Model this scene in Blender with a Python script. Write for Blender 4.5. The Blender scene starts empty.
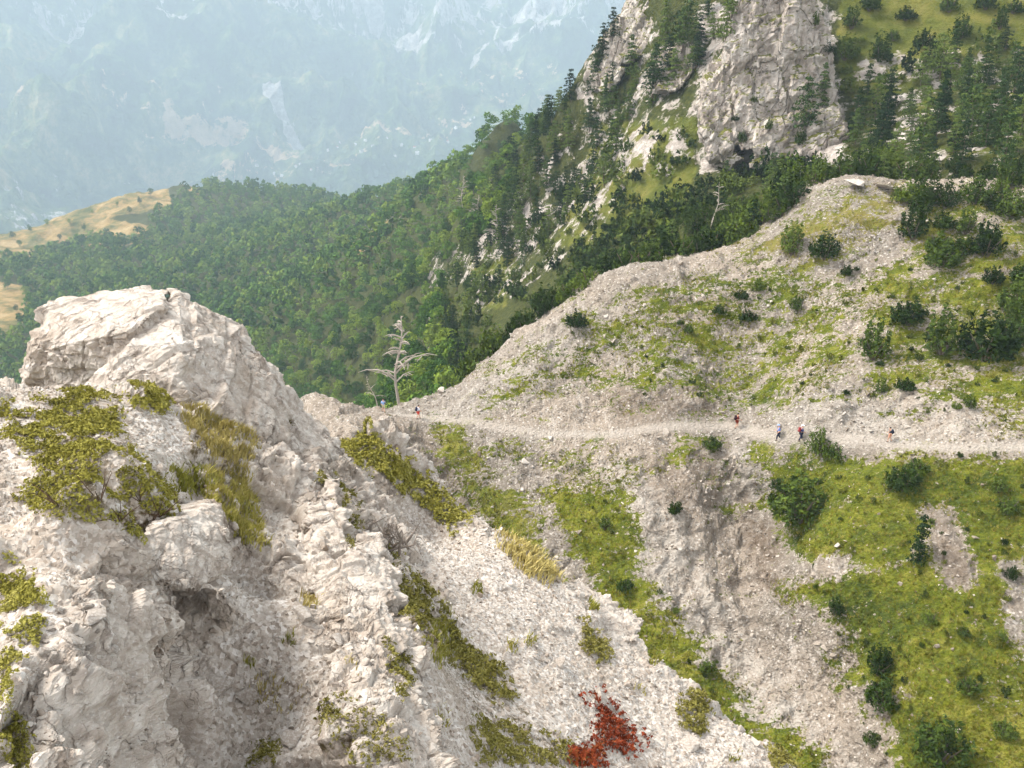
import bpy, bmesh, math, random
import numpy as np
from mathutils import Vector, Matrix
SC = bpy.context.scene
COL = SC.collection
rng = np.random.default_rng(7)
random.seed(7)

# ------------------------------------------------------------------ camera
F = 900.0
PITCH = math.radians(17.0)
CP, SP = math.cos(PITCH), math.sin(PITCH)
cam_d = bpy.data.cameras.new('camera')
cam_d.sensor_width = 36.0
cam_d.lens = 36.0 * F / 1024.0
cam_d.clip_start = 0.1
cam_d.clip_end = 40000
cam = bpy.data.objects.new('camera', cam_d)
cam.rotation_euler = (math.pi / 2 - PITCH, 0, 0)
COL.objects.link(cam)
SC.camera = cam

def P(px, py, Y):
    """world point seen at a pixel, at horizontal distance Y ahead"""
    u = (px - 512.0) / F; v = (384.0 - py) / F
    dy = CP + v * SP; dz = -SP + v * CP
    t = Y / dy
    return np.array([u * t, Y, dz * t])
def PZ(px, py, z):
    v = (384.0 - py) / F
    return P(px, py, z * (CP + v * SP) / (-SP + v * CP))
def slopeP(px, py, base, tan):
    v = (384.0 - py) / F
    k = (-SP + v * CP) / (CP + v * SP)
    return P(px, py, (base[2] - tan * base[1]) / (k - tan))
def project(p):
    p = np.asarray(p, float)
    t = p[..., 1] * CP - p[..., 2] * SP
    up = p[..., 1] * SP + p[..., 2] * CP
    t = np.where(t < 0.3, 0.3, t)
    return 512 + F * p[..., 0] / t, 384 - F * up / t, t

# ------------------------------------------------------------------ noise
def _h(ix, iy, iz, s):
    n = (ix.astype(np.uint32) * np.uint32(374761393) + iy.astype(np.uint32) * np.uint32(668265263) +
         iz.astype(np.uint32) * np.uint32(2147483647) + np.uint32((s * 1274126177) & 0xffffffff))
    n ^= n >> np.uint32(13); n *= np.uint32(1274126177)
    n ^= n >> np.uint32(16); n *= np.uint32(2246822519)
    n ^= n >> np.uint32(15)
    return (n & np.uint32(0xffffff)).astype(np.float32) * np.float32(1 / 16777215.0)
def vnoise(p, s=0):
    i = np.floor(p); f = (p - i).astype(np.float32); i = i.astype(np.int32)
    f = f * f * f * (f * (f * 6 - 15) + 10)
    x, y, z = i[:, 0], i[:, 1], i[:, 2]
    fx, fy, fz = f[:, 0], f[:, 1], f[:, 2]
    def L(a, b, t): return a + (b - a) * t
    c = [_h(x + a, y + b, z + g, s) for g in (0, 1) for b in (0, 1) for a in (0, 1)]
    return L(L(L(c[0], c[1], fx), L(c[2], c[3], fx), fy), L(L(c[4], c[5], fx), L(c[6], c[7], fx), fy), fz) * 2 - 1
def fbm(p, sc, oc=4, s=0, gain=.5):
    r = 0; a = 1.; t = 0
    for k in range(oc):
        r = r + a * vnoise(p / sc * (2.03 ** k) + 17.3 * k, s + k); t += a; a *= gain
    return r / t
def ridged(p, sc, oc=4, s=0, gain=.5):
    r = 0; a = 1.; t = 0
    for k in range(oc):
        n = 1 - np.abs(vnoise(p / sc * (2.07 ** k) + 9.1 * k, s + k)) * 1.6
        r = r + a * n; t += a; a *= gain
    return r / t
def facets(p, sc, s=0, tilt=.8, k=34):
    """cells of broken rock: every cell is a tilted plane; returns (offset, edge closeness)"""
    q = p / sc
    i0 = np.floor(q).astype(np.int32); q = q.astype(np.float32)
    best = np.full(len(q), 9e9, np.float32); sec = best.copy(); acc = np.zeros(len(q), np.float32); wt = np.full(len(q), 1e-30, np.float32)
    for dx in (-1, 0, 1):
        for dy in (-1, 0, 1):
            for dz in (-1, 0, 1):
                cx, cy, cz = i0[:, 0] + dx, i0[:, 1] + dy, i0[:, 2] + dz
                jx = _h(cx, cy, cz, s); jy = _h(cx, cy, cz, s + 1); jz = _h(cx, cy, cz, s + 2)
                ex = q[:, 0] - (cx + jx).astype(np.float32); ey = q[:, 1] - (cy + jy).astype(np.float32); ez = q[:, 2] - (cz + jz).astype(np.float32)
                d = ex * ex + ey * ey + ez * ez
                v = _h(cx, cy, cz, s + 3) - .5 + tilt * 2 * ((jy - .5) * ex + (jz - .5) * ey + (jx - .5) * ez)
                w = np.exp(np.maximum(-k * d, -80)); acc += w * v; wt += w
                sec = np.minimum(sec, np.maximum(best, d)); best = np.minimum(best, d)
    return acc / wt, np.sqrt(sec) - np.sqrt(best)
def _rot(a, b, c):
    return np.array(Matrix.Rotation(a, 3, 'X') @ Matrix.Rotation(b, 3, 'Y') @ Matrix.Rotation(c, 3, 'Z'))
def blocks(p, size, rot=(.35, -.3, .5), s=0, w=.13, warp=.35):
    """jointed rock: blocks bounded by three sets of parallel joints, each block standing in or out"""
    q = (p @ _rot(*rot)) / np.array(size, float)
    if warp: 
        n1 = fbm(p, max(size) * 1.7, 2, s + 50); n2 = fbm(p + 31, max(size) * 1.7, 2, s + 51); q = q + np.stack([n1, n2, n1 - n2], 1) * warp
    # rows of blocks are shifted like masonry
    q[:, 0] += _h(np.floor(q[:, 2]).astype(np.int32), np.zeros(len(q), np.int32), np.zeros(len(q), np.int32), s) * .9
    i = np.floor(q); f = q - i; i = i.astype(np.int32)
    e = np.min(.5 - np.abs(f - .5), axis=1)      # distance to the nearest joint
    x, y, z = i[:, 0], i[:, 1], i[:, 2]
    v = _h(x, y, z, s + 7) - .5 + ((_h(x, y, z, s + 8) - .5) * (f[:, 0] - .5) + (_h(x, y, z, s + 9) - .5) * (f[:, 1] - .5)) * .9
    return v * smooth(0, w, e), e
def smooth(a, b, x):
    t = np.clip((x - a) / (b - a), 0, 1); return t * t * (3 - 2 * t)

# ------------------------------------------------------------------ interpolation
class Surf:
    """smooth height field through scattered control points (multiquadric)"""
    def __init__(self, pts, c, warp=0, wsc=1, seed=0):
        pts = np.array(pts, float)
        self.xy = pts[:, :2]; self.c = c
        n = len(pts)
        A = self._phi(self.xy)
        A += np.eye(n) * -1e-3 * c
        B = np.zeros((n + 3, n + 3)); B[:n, :n] = A
        B[:n, n] = 1; B[:n, n + 1:] = self.xy; B[n, :n] = 1; B[n + 1:, :n] = self.xy.T
        self.w = np.linalg.solve(B, np.concatenate([pts[:, 2], [0, 0, 0]]))
    def _phi(self, q):
        d2 = ((q[:, None, :] - self.xy[None]) ** 2).sum(-1)
        return np.sqrt(d2 + self.c ** 2)
    def __call__(self, x, y):
        x = np.asarray(x, float); sh = x.shape
        q = np.stack([x.ravel(), np.asarray(y, float).ravel()], 1)
        out = np.empty(len(q)); n = len(self.xy)
        for k in range(0, len(q), 60000):
            s = q[k:k + 60000]
            out[k:k + 60000] = self._phi(s) @ self.w[:n] + self.w[n] + s @ self.w[n + 1:]
        return out.reshape(sh)

def sheet_grid(H, az, r0, r1, nrow, back=.35, M=500, power=1.0):
    """grid of points in rings round the viewpoint, finer on steep faces"""
    az = np.radians(np.asarray(az)); n = len(az)
    rr = np.geomspace(r0, r1, M)
    X = np.sin(az)[:, None] * rr; Y = np.cos(az)[:, None] * rr
    Z = H(X, Y)
    dr = np.diff(rr)[None]; dz = np.diff(Z, axis=1)
    mid = .5 * (rr[1:] + rr[:-1])[None]; zm = .5 * (Z[1:, :] if False else (Z[:, 1:] + Z[:, :-1]))
    D = np.sqrt(mid ** 2 + zm ** 2)
    L = np.sqrt(dr ** 2 + dz ** 2) / D ** power
    el = np.abs(dz * mid - zm * dr) / D / D          # angle swept as seen from the viewpoint
    face = (dz * mid - zm * dr) > 0
    W = np.where(face, .35 * L + el, L * back)
    # smooth over neighbouring columns
    for _ in range(8):
        W[1:-1] = (W[:-2] + 2 * W[1:-1] + W[2:]) / 4
    cum = np.concatenate([np.zeros((n, 1)), np.cumsum(W, 1)], 1)
    out = np.empty((n, nrow, 3))
    for i in range(n):
        t = np.linspace(0, cum[i, -1], nrow)
        r = np.interp(t, cum[i], rr)
        out[i, :, 0] = np.sin(az[i]) * r; out[i, :, 1] = np.cos(az[i]) * r
    out[..., 2] = H(out[..., 0], out[..., 1])
    return out
def azs(a0, a1, n_in, b0=-31, b1=31, n_out=30):
    """azimuths (degrees) dense inside b0..b1 and sparse outside"""
    parts = []
    if a0 < b0: parts.append(b0 - (b0 - a0) * np.linspace(1, 0, n_out, endpoint=False) ** 1.6)
    parts.append(np.linspace(max(a0, b0), min(a1, b1), n_in))
    if a1 > b1: parts.append(b1 + (a1 - b1) * (np.linspace(0, 1, n_out + 1)[1:]) ** 1.6)
    return np.concatenate(parts)
def grid_normals(G):
    du = np.gradient(G, axis=0); dv = np.gradient(G, axis=1)
    n = np.cross(du, dv); n /= np.linalg.norm(n, axis=-1, keepdims=True) + 1e-9
    n[n[..., 2] < 0] *= -1
    return n
def sdf(poly, X, Y):
    """signed distance to a polygon, negative inside"""
    poly = np.array(poly, float); d = np.full(X.shape, 1e18); ins = np.zeros(X.shape, bool)
    for i in range(len(poly)):
        a = poly[i - 1]; b = poly[i]
        e = b - a; wx = X - a[0]; wy = Y - a[1]
        t = np.clip((wx * e[0] + wy * e[1]) / (e @ e + 1e-9), 0, 1)
        d = np.minimum(d, (wx - e[0] * t) ** 2 + (wy - e[1] * t) ** 2)
        c = ((a[1] > Y) != (b[1] > Y)) & (X < (b[0] - a[0]) * (Y - a[1]) / (b[1] - a[1] + 1e-12) + a[0])
        ins ^= c
    d = np.sqrt(d); return np.where(ins, -d, d)
def paint(polys, X, Y, feather=8, base=None):
    m = np.zeros(X.shape) if base is None else base.copy()
    for pl in polys:
        val = 1.0; fe = feather
        if isinstance(pl, tuple): pl, val = pl[0], pl[1]
        k = smooth(fe, -fe, sdf(pl, X, Y)) if False else 1 - smooth(-fe, fe, sdf(pl, X, Y))
        m = np.maximum(m, k * val) if val > 0 else np.where(k > 0, m * (1 - k * -val), m)
    return m
def line_d(pts, X, Y):
    d = np.full(X.shape, 1e18)
    for a, b in zip(pts[:-1], pts[1:]):
        a = np.array(a, float); b = np.array(b, float); e = b - a
        wx = X - a[0]; wy = Y - a[1]
        t = np.clip((wx * e[0] + wy * e[1]) / (e @ e), 0, 1)
        d = np.minimum(d, (wx - e[0] * t) ** 2 + (wy - e[1] * t) ** 2)
    return np.sqrt(d)

# ------------------------------------------------------------------ mesh helpers
def mesh_np(name, V, Fc, mat, smoothf=False, attrs=None):
    """V (n,3); Fc (m,3) or (m,4) int"""
    me = bpy.data.meshes.new(name)
    V = np.ascontiguousarray(V, np.float32); Fc = np.ascontiguousarray(Fc, np.int32)
    k = Fc.shape[1]
    me.vertices.add(len(V)); me.vertices.foreach_set('co', V.ravel())
    me.loops.add(Fc.size); me.loops.foreach_set('vertex_index', Fc.ravel())
    me.polygons.add(len(Fc)); me.polygons.foreach_set('loop_start', np.arange(0, Fc.size, k, dtype=np.int32))
    me.update(calc_edges=True)
    me.polygons.foreach_set('use_smooth', np.full(len(Fc), smoothf))
    if attrs:
        for an, av in attrs.items():
            a = me.attributes.new(an, 'FLOAT', 'POINT'); a.data.foreach_set('value', np.ascontiguousarray(av, np.float32).ravel())
    if mat is not None: me.materials.append(mat)
    me.validate() if False else None
    return me
def link(name, me, parent=None, loc=None):
    o = bpy.data.objects.new(name, me); COL.objects.link(o)
    if parent is not None: o.parent = parent
    if loc is not None: o.location = loc
    return o
def tag(o, label=None, cat=None, group=None, kind=None):
    if label: o['label'] = label
    if cat: o['category'] = cat
    if group: o['group'] = group
    if kind: o['kind'] = kind
    return o
def empty(name, loc=(0, 0, 0), rz=0, sc=1):
    o = bpy.data.objects.new(name, None); COL.objects.link(o)
    o.location = loc; o.rotation_euler = (0, 0, rz); o.scale = (sc, sc, sc) if np.isscalar(sc) else sc
    o.empty_display_size = .1
    return o
def copy_tree(o, parent=None):
    c = o.copy(); COL.objects.link(c)
    if parent is not None: c.parent = parent
    for ch in o.children: copy_tree(ch, c)
    return c
def grid_mesh(name, G, mat, attrs=None, smoothf=True):
    n, m = G.shape[:2]
    idx = np.arange(n * m).reshape(n, m)
    Fc = np.stack([idx[:-1, :-1], idx[1:, :-1], idx[1:, 1:], idx[:-1, 1:]], -1).reshape(-1, 4)
    return mesh_np(name, G.reshape(-1, 3), Fc, mat, smoothf, attrs)

# ------------------------------------------------------------------ materials
def lin(c):
    return tuple(((x / 255.) / 12.92 if x / 255. <= .04045 else ((x / 255. + .055) / 1.055) ** 2.4) for x in c)
class N:
    def __init__(self, name, rough=.9, spec=.25):
        m = bpy.data.materials.new(name); m.use_nodes = True
        self.m = m; self.nt = m.node_tree; self.b = self.nt.nodes['Principled BSDF']
        self.b.inputs['Roughness'].default_value = rough
        self.b.inputs['Specular IOR Level'].default_value = spec
        self.geo = self.nt.nodes.new('ShaderNodeTexCoord').outputs['Object']
    def L(self, a, b): self.nt.links.new(a, b)
    def node(self, t, **kw):
        n = self.nt.nodes.new(t)
        for k, v in kw.items(): setattr(n, k, v)
        return n
    def put(self, sock, v):
        if hasattr(v, 'is_output'): self.L(v, sock)
        elif isinstance(v, (tuple, list)): sock.default_value = (*v, 1) if len(v) == 3 and sock.type == 'RGBA' else v
        else: sock.default_value = v
    def attr(self, name): return self.node('ShaderNodeAttribute', attribute_name=name).outputs['Fac']
    def noise(self, scale, detail=4, rough=.55, vec=None, dist=0):
        n = self.node('ShaderNodeTexNoise'); n.inputs['Scale'].default_value = scale
        n.inputs['Detail'].default_value = min(detail, 4.5 if scale > .05 else 6); n.inputs['Roughness'].default_value = rough
        n.inputs['Distortion'].default_value = dist
        self.L(vec or self.geo, n.inputs['Vector']); return n.outputs['Fac']
    def voro(self, scale, feature='F1', vec=None, out='Distance'):
        n = self.node('ShaderNodeTexVoronoi', feature=feature); n.inputs['Scale'].default_value = scale
        self.L(vec or self.geo, n.inputs['Vector']); return n.outputs[out]
    def map(self, sc=(1, 1, 1), rot=(0, 0, 0)):
        n = self.node('ShaderNodeMapping'); n.inputs['Scale'].default_value = sc; n.inputs['Rotation'].default_value = rot
        self.L(self.geo, n.inputs['Vector']); return n.outputs[0]
    def math(self, op, a, b=0, c=None, clamp=False):
        n = self.node('ShaderNodeMath', operation=op, use_clamp=clamp); self.put(n.inputs[0], a); self.put(n.inputs[1], b)
        if c is not None: self.put(n.inputs[2], c)
        return n.outputs[0]
    def rng(self, v, a, b, c=0, d=1):
        n = self.node('ShaderNodeMapRange', interpolation_type='SMOOTHSTEP'); self.put(n.inputs[0], v)
        for k, x in enumerate((a, b, c, d)): self.put(n.inputs[k + 1], x)
        return n.outputs[0]
    def mix(self, f, a, b, blend='MIX'):
        n = self.node('ShaderNodeMix', data_type='RGBA', blend_type=blend); self.put(n.inputs[0], f)
        self.put(n.inputs[6], a); self.put(n.inputs[7], b); return n.outputs[2]
    def ramp(self, f, stops):
        n = self.node('ShaderNodeValToRGB'); cr = n.color_ramp
        while len(cr.elements) < len(stops): cr.elements.new(.5)
        for e, (p, c) in zip(cr.elements, stops): e.position = p; e.color = (*c, 1)
        self.put(n.inputs[0], f); return n.outputs[0]
    def color(self, c): self.put(self.b.inputs['Base Color'], c)
    def bump(self, h, dist, strength=1.0, prev=None):
        n = self.node('ShaderNodeBump'); n.inputs['Distance'].default_value = dist; n.inputs['Strength'].default_value = strength
        self.put(n.inputs['Height'], h)
        if prev is not None: self.L(prev, n.inputs['Normal'])
        self.L(n.outputs[0], self.b.inputs['Normal']); return n.outputs[0]
QUAL = 1.0
HAZE = 0.00018
# ================================================================== light and air
world = bpy.data.worlds.new('World'); SC.world = world; world.use_nodes = True
wn = world.node_tree; bg = wn.nodes['Background']
SUN_EL, SUN_AZ = math.radians(52), math.radians(282)      # azimuth measured clockwise from +Y
sky = wn.nodes.new('ShaderNodeTexSky'); sky.sky_type = 'NISHITA'; sky.sun_disc = False
sky.sun_elevation = SUN_EL; sky.sun_rotation = SUN_AZ
sky.dust_density = 3.0; sky.air_density = 1.0; sky.ozone_density = 1.0; sky.altitude = 1500
hs = wn.nodes.new('ShaderNodeHueSaturation'); hs.inputs['Saturation'].default_value = .15
wn.links.new(sky.outputs[0], hs.inputs['Color']); wn.links.new(hs.outputs[0], bg.inputs[0]); bg.inputs[1].default_value = 0.15
sun_d = bpy.data.lights.new('sun', 'SUN'); sun_d.energy = 2.5; sun_d.angle = math.radians(22); sun_d.color = (1.0, .95, .89)
sun = bpy.data.objects.new('sun', sun_d); COL.objects.link(sun)
sd = Vector((math.sin(SUN_AZ) * math.cos(SUN_EL), math.cos(SUN_AZ) * math.cos(SUN_EL), math.sin(SUN_EL)))
sun.rotation_euler = (-sd).to_track_quat('-Z', 'Y').to_euler()
SC.view_settings.view_transform = 'Standard'; SC.view_settings.look = 'None'
SC.view_settings.gamma = 1; SC.view_settings.exposure = 1.92
SC.cycles.volume_bounces = 0; SC.cycles.use_adaptive_sampling = True; SC.cycles.adaptive_threshold = .03; SC.cycles.adaptive_min_samples = 16
SC.cycles.max_bounces = 4; SC.cycles.diffuse_bounces = 2; SC.cycles.transparent_max_bounces = 8

# ================================================================== height fields
# --- foreground spur
crestR = [P(372, 433, 29), P(420, 477, 28), P(470, 519, 27), P(520, 552, 26), P(560, 582, 25), P(600, 618, 24), P(640, 650, 23),
          P(720, 712, 21.5), P(800, 770, 20), P(900, 850, 18.5), P(1010, 950, 17)]
A = [PZ(0, 768, -5.0), PZ(0, 660, -5.0), PZ(0, 560, -5.0), PZ(0, 450, -5.0), PZ(-150, 768, -4.8), PZ(-150, 560, -4.9), PZ(-150, 450, -5),
     PZ(60, 450, -5.1), PZ(120, 450, -5.3), PZ(80, 510, -5.05), PZ(60, 580, -5.05), PZ(50, 650, -5.1), PZ(0, 900, -5.0), PZ(80, 900, -5.3),
     PZ(110, 545, -5.2), PZ(95, 600, -5.3), PZ(80, 680, -5.4), PZ(70, 740, -5.4),
     P(0, 385, 16.3), P(60, 400, 17), P(130, 400, 16.5), P(100, 420, 15.3), P(-150, 385, 16),
     # wall below the ledge
     PZ(145, 640, -6.5), PZ(150, 720, -6.7), PZ(130, 768, -6.4), PZ(180, 640, -7.4), PZ(195, 720, -8.0), PZ(185, 768, -8.0),
     PZ(150, 560, -5.7), PZ(175, 500, -5.7), PZ(200, 560, -7.0),
     # chute
     PZ(250, 600, -7.7), PZ(250, 660, -8.0), PZ(290, 690, -8.3), PZ(250, 768, -8.5), PZ(320, 768, -8.5), PZ(250, 900, -8.9),
     PZ(240, 520, -7.3), PZ(220, 460, -6.7), PZ(200, 410, -6.3), PZ(250, 430, -7.1), PZ(280, 520, -7.7), PZ(290, 600, -7.9),
     # fin
     P(300, 440, 23.5), P(262, 420, 20.5), P(310, 450, 22), P(335, 480, 18.5), P(358, 540, 15.6), P(378, 600, 13.2), P(395, 650, 12), P(412, 700, 11), P(440, 768, 10),
     P(470, 900, 8.2), P(340, 640, 11.8), P(360, 720, 10.2),
     # green gully
     P(350, 500, 23), P(345, 450, 26), P(385, 500, 24.5), P(400, 560, 20.5), P(425, 630, 17.5), P(460, 690, 15.5), P(500, 740, 14.3), P(540, 800, 13), P(600, 950, 11),
     P(470, 560, 23.5), P(500, 620, 20.5), P(560, 700, 18.0), P(600, 768, 16.5), P(560, 640, 21), P(650, 720, 19.5), P(700, 768, 18.2), P(700, 900, 15)]
A += crestR
for c in crestR:
    A.append(c + np.array([2.2, 3.5, -5.5])); A.append(c + np.array([8, 13, -19])); A.append(c + np.array([22, 24, -45]))
A += [(-3, 26, -13.0), (-6.5, 29, -14), (-8, 24, -12.0), (-11, 22, -10), (-18, 20, -9), (-9, 35, -24), (-20, 30, -22), (-6, 40, -27), (-30, 40, -45),
      (-35, 15, -12), (-30, 5, -8), (-12, 2, -4.6), (0, 2, -8), (8, 3, -14), (20, 4, -26), (40, 8, -45), (-12, 55, -45), (20, 60, -70), (45, 30, -62), (70, 10, -70)]
HA = Surf(A, 1.1)

# --- saddle, gully and stony knoll
trail_px = [(300, 402, 110), (345, 407, 110), (380, 413, 108.5), (415, 416, 108), (470, 421, 105), (540, 433, 101), (620, 433, 99), (690, 428, 98.5), (728, 426, 98.5), (750, 430, 97), (780, 437, 93),
            (830, 441, 89), (890, 444, 86), (960, 449, 83), (1024, 447, 82), (1150, 440, 80)]
trail = [P(*t) for t in trail_px]
tb_x = np.array([t[0] for t in trail_px]); 
def trail_at(px):
    return np.array([np.interp(px, tb_x, [t[k] for t in trail]) for k in range(3)])
B = list(trail)
ridgeB = [P(*t) for t in [(424, 400, 119), (470, 372, 118), (520, 338, 117.5), (560, 310, 117.5), (640, 270, 120), (700, 256, 122), (745, 243, 124), (790, 215, 126), (825, 190, 127), (865, 179, 128), (930, 184, 126), (1024, 187, 124), (1150, 192, 120)]]
B += ridgeB
for r in ridgeB[:2]: B.append(r + np.array([-2, 8, -5.5])); B.append(r + np.array([-6, 24, -19]))
for r in ridgeB[2:8]: B.append(r + np.array([-1, 8, -2.0])); B.append(r + np.array([-5, 24, -11]))
for r in ridgeB[8:]: B.append(r + np.array([0, 12, -1.5])); B.append(r + np.array([0, 40, -6]))
gully = [(735, 415), (745, 470), (765, 540), (790, 620), (825, 700), (860, 770), (900, 900)]
for px in (440, 500, 560, 640, 700, 760, 840, 920, 1024, 1160):
    b = trail_at(px)
    for py in (500, 580, 670, 768, 900, 1150):
        q = slopeP(px, py, b, .74)
        d = line_d(gully, np.array([px * 1.]), np.array([py * 1.]))[0]
        dy = 2.6 * math.exp(-(d / 45) ** 2) - 1.0 * math.exp(-((d - 110) / 60) ** 2)
        d2 = line_d([(640, 470), (700, 600), (780, 768)], np.array([px * 1.]), np.array([py * 1.]))[0]
        q = P(px, py, q[1] + dy)
        B.append(q)
for px, py, Yh in [(590, 372, 108.5), (640, 350, 109), (700, 340, 110.5), (770, 330, 110), (860, 310, 106), (960, 310, 102), (730, 385, 106.0), (690, 390, 103), (780, 395, 100)]:
    B.append(P(px, py, Yh))
B += [(-17, 95, -35), (-15, 80, -39), (-12, 60, -50), (-10, 48, -58), (-30, 112, -44), (-45, 120, -62), (-30, 90, -52), (-60, 100, -80), (-28, 60, -64), (-16, 40, -64),
      (-24, 140, -62), (-60, 160, -95), (-8, 25, -50), (2, 24, -62), (-20, 26, -55), (20, 25, -80), (60, 15, -98), (100, 40, -75), (120, 90, -30), (120, 130, 0), (-40, 30, -75)]
HB = Surf(B, 3.0)

# --- upper mountain, forested flank and spur
ridgeC = [(-300, 300, 1150), (-120, 262, 1180), (0, 236, 1200), (60, 221, 1260), (120, 203, 1330), (200, 190, 1400), (270, 206, 1400), (350, 205, 1300), (400, 195, 1080), (430, 182, 900),
          (470, 160, 680), (520, 142, 500), (565, 112, 360), (592, 78, 285), (604, 38, 265), (640, -15, 258), (700, -80, 262), (800, -160, 270), (920, -200, 270), (1024, -230, 270), (1250, -260, 270)]
C = [P(*t) for t in ridgeC]
for k, t in enumerate(ridgeC):
    p = P(*t); Yh = t[2]
    if 9 <= k <= 14:
        C.append(p + np.array([20 + .06 * Yh, .06 * Yh, -.05 * Yh])); C.append(p + np.array([60 + .35 * Yh, .25 * Yh, -.3 * Yh])); continue
    C.append(p + np.array([0, .06 * Yh, -.035 * Yh])); C.append(p + np.array([-.03 * Yh, .3 * Yh, -.2 * Yh])); C.append(p + np.array([-.05 * Yh, .9 * Yh, -.62 * Yh if Yh > 500 else -.5 * Yh]))
C += [P(*t) for t in [(300, 330, 500), (300, 400, 400), (400, 380, 290), (350, 440, 330), (440, 330, 255), (480, 262, 262), (500, 200, 300), (470, 200, 380), (560, 282, 195), (600, 242, 198), (600, 182, 222),
      (600, 130, 245), (680, 200, 178), (700, 232, 152), (640, 255, 168), (660, 120, 215), (700, 170, 190), (350, 260, 700), (430, 230, 500), (200, 260, 900), (100, 290, 820), (0, 340, 640), (0, 300, 800), (-150, 340, 700),
      (60, 250, 1120), (150, 230, 1120), (250, 220, 1150), (350, 215, 1050), (200, 320, 640), (100, 400, 480), (200, 420, 420), (0, 420, 460), (0, 600, 330), (200, 600, 260), (-200, 500, 500),
      (1024, 0, 205), (1150, 0, 200), (1024, 100, 172), (1150, 100, 168), (900, 0, 214), (900, 100, 184), (860, 165, 158), (830, 0, 218), (960, 172, 138), (1060, 170, 134), (1200, 170, 130),
      (770, 165, 180), (830, 150, 172), (770, 0, 218), (720, 0, 232), (660, 0, 245), (740, 100, 200), (800, 100, 196)]]
C += [(20, 140, -34), (0, 150, -50), (-20, 150, -62), (40, 145, -26), (-60, 170, -95), (70, 120, -16), (120, 110, -8), (-200, 200, -200)]
HC = Surf(C, 10.0)

# --- far valley and the wall of mountains
Dp = [P(*t) for t in [(0, 240, 3300), (100, 200, 3900), (200, 230, 3900), (0, 120, 4300), (150, 100, 4900), (0, 0, 5600), (-200, 0, 5200), (-200, 200, 3500), (250, 340, 3250), (250, 290, 3700), (400, 350, 3250), (400, 290, 3900),
      (300, 300, 3750), (300, 200, 4700), (300, 100, 5400), (300, 0, 6100), (450, 0, 6300), (620, 0, 6300), (750, 0, 6000), (450, 150, 5100), (600, 200, 4700), (500, 260, 4300), (620, 100, 5500), (300, -140, 6700), (0, -140, 6300), (620, -140, 6900), (1000, -100, 6500),
      (450, 60, 5800), (150, 30, 5400), (100, 330, 3100), (800, 300, 4000), (1000, 200, 4600)]]
Dp += [(-3000, 2200, -800), (-1500, 2200, -930), (0, 2200, -900), (1500, 2200, -800), (-3000, 8500, 500), (0, 9000, 900), (3000, 9000, 800), (5000, 5000, 200)]
HD = Surf(Dp, 260.0)

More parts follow.
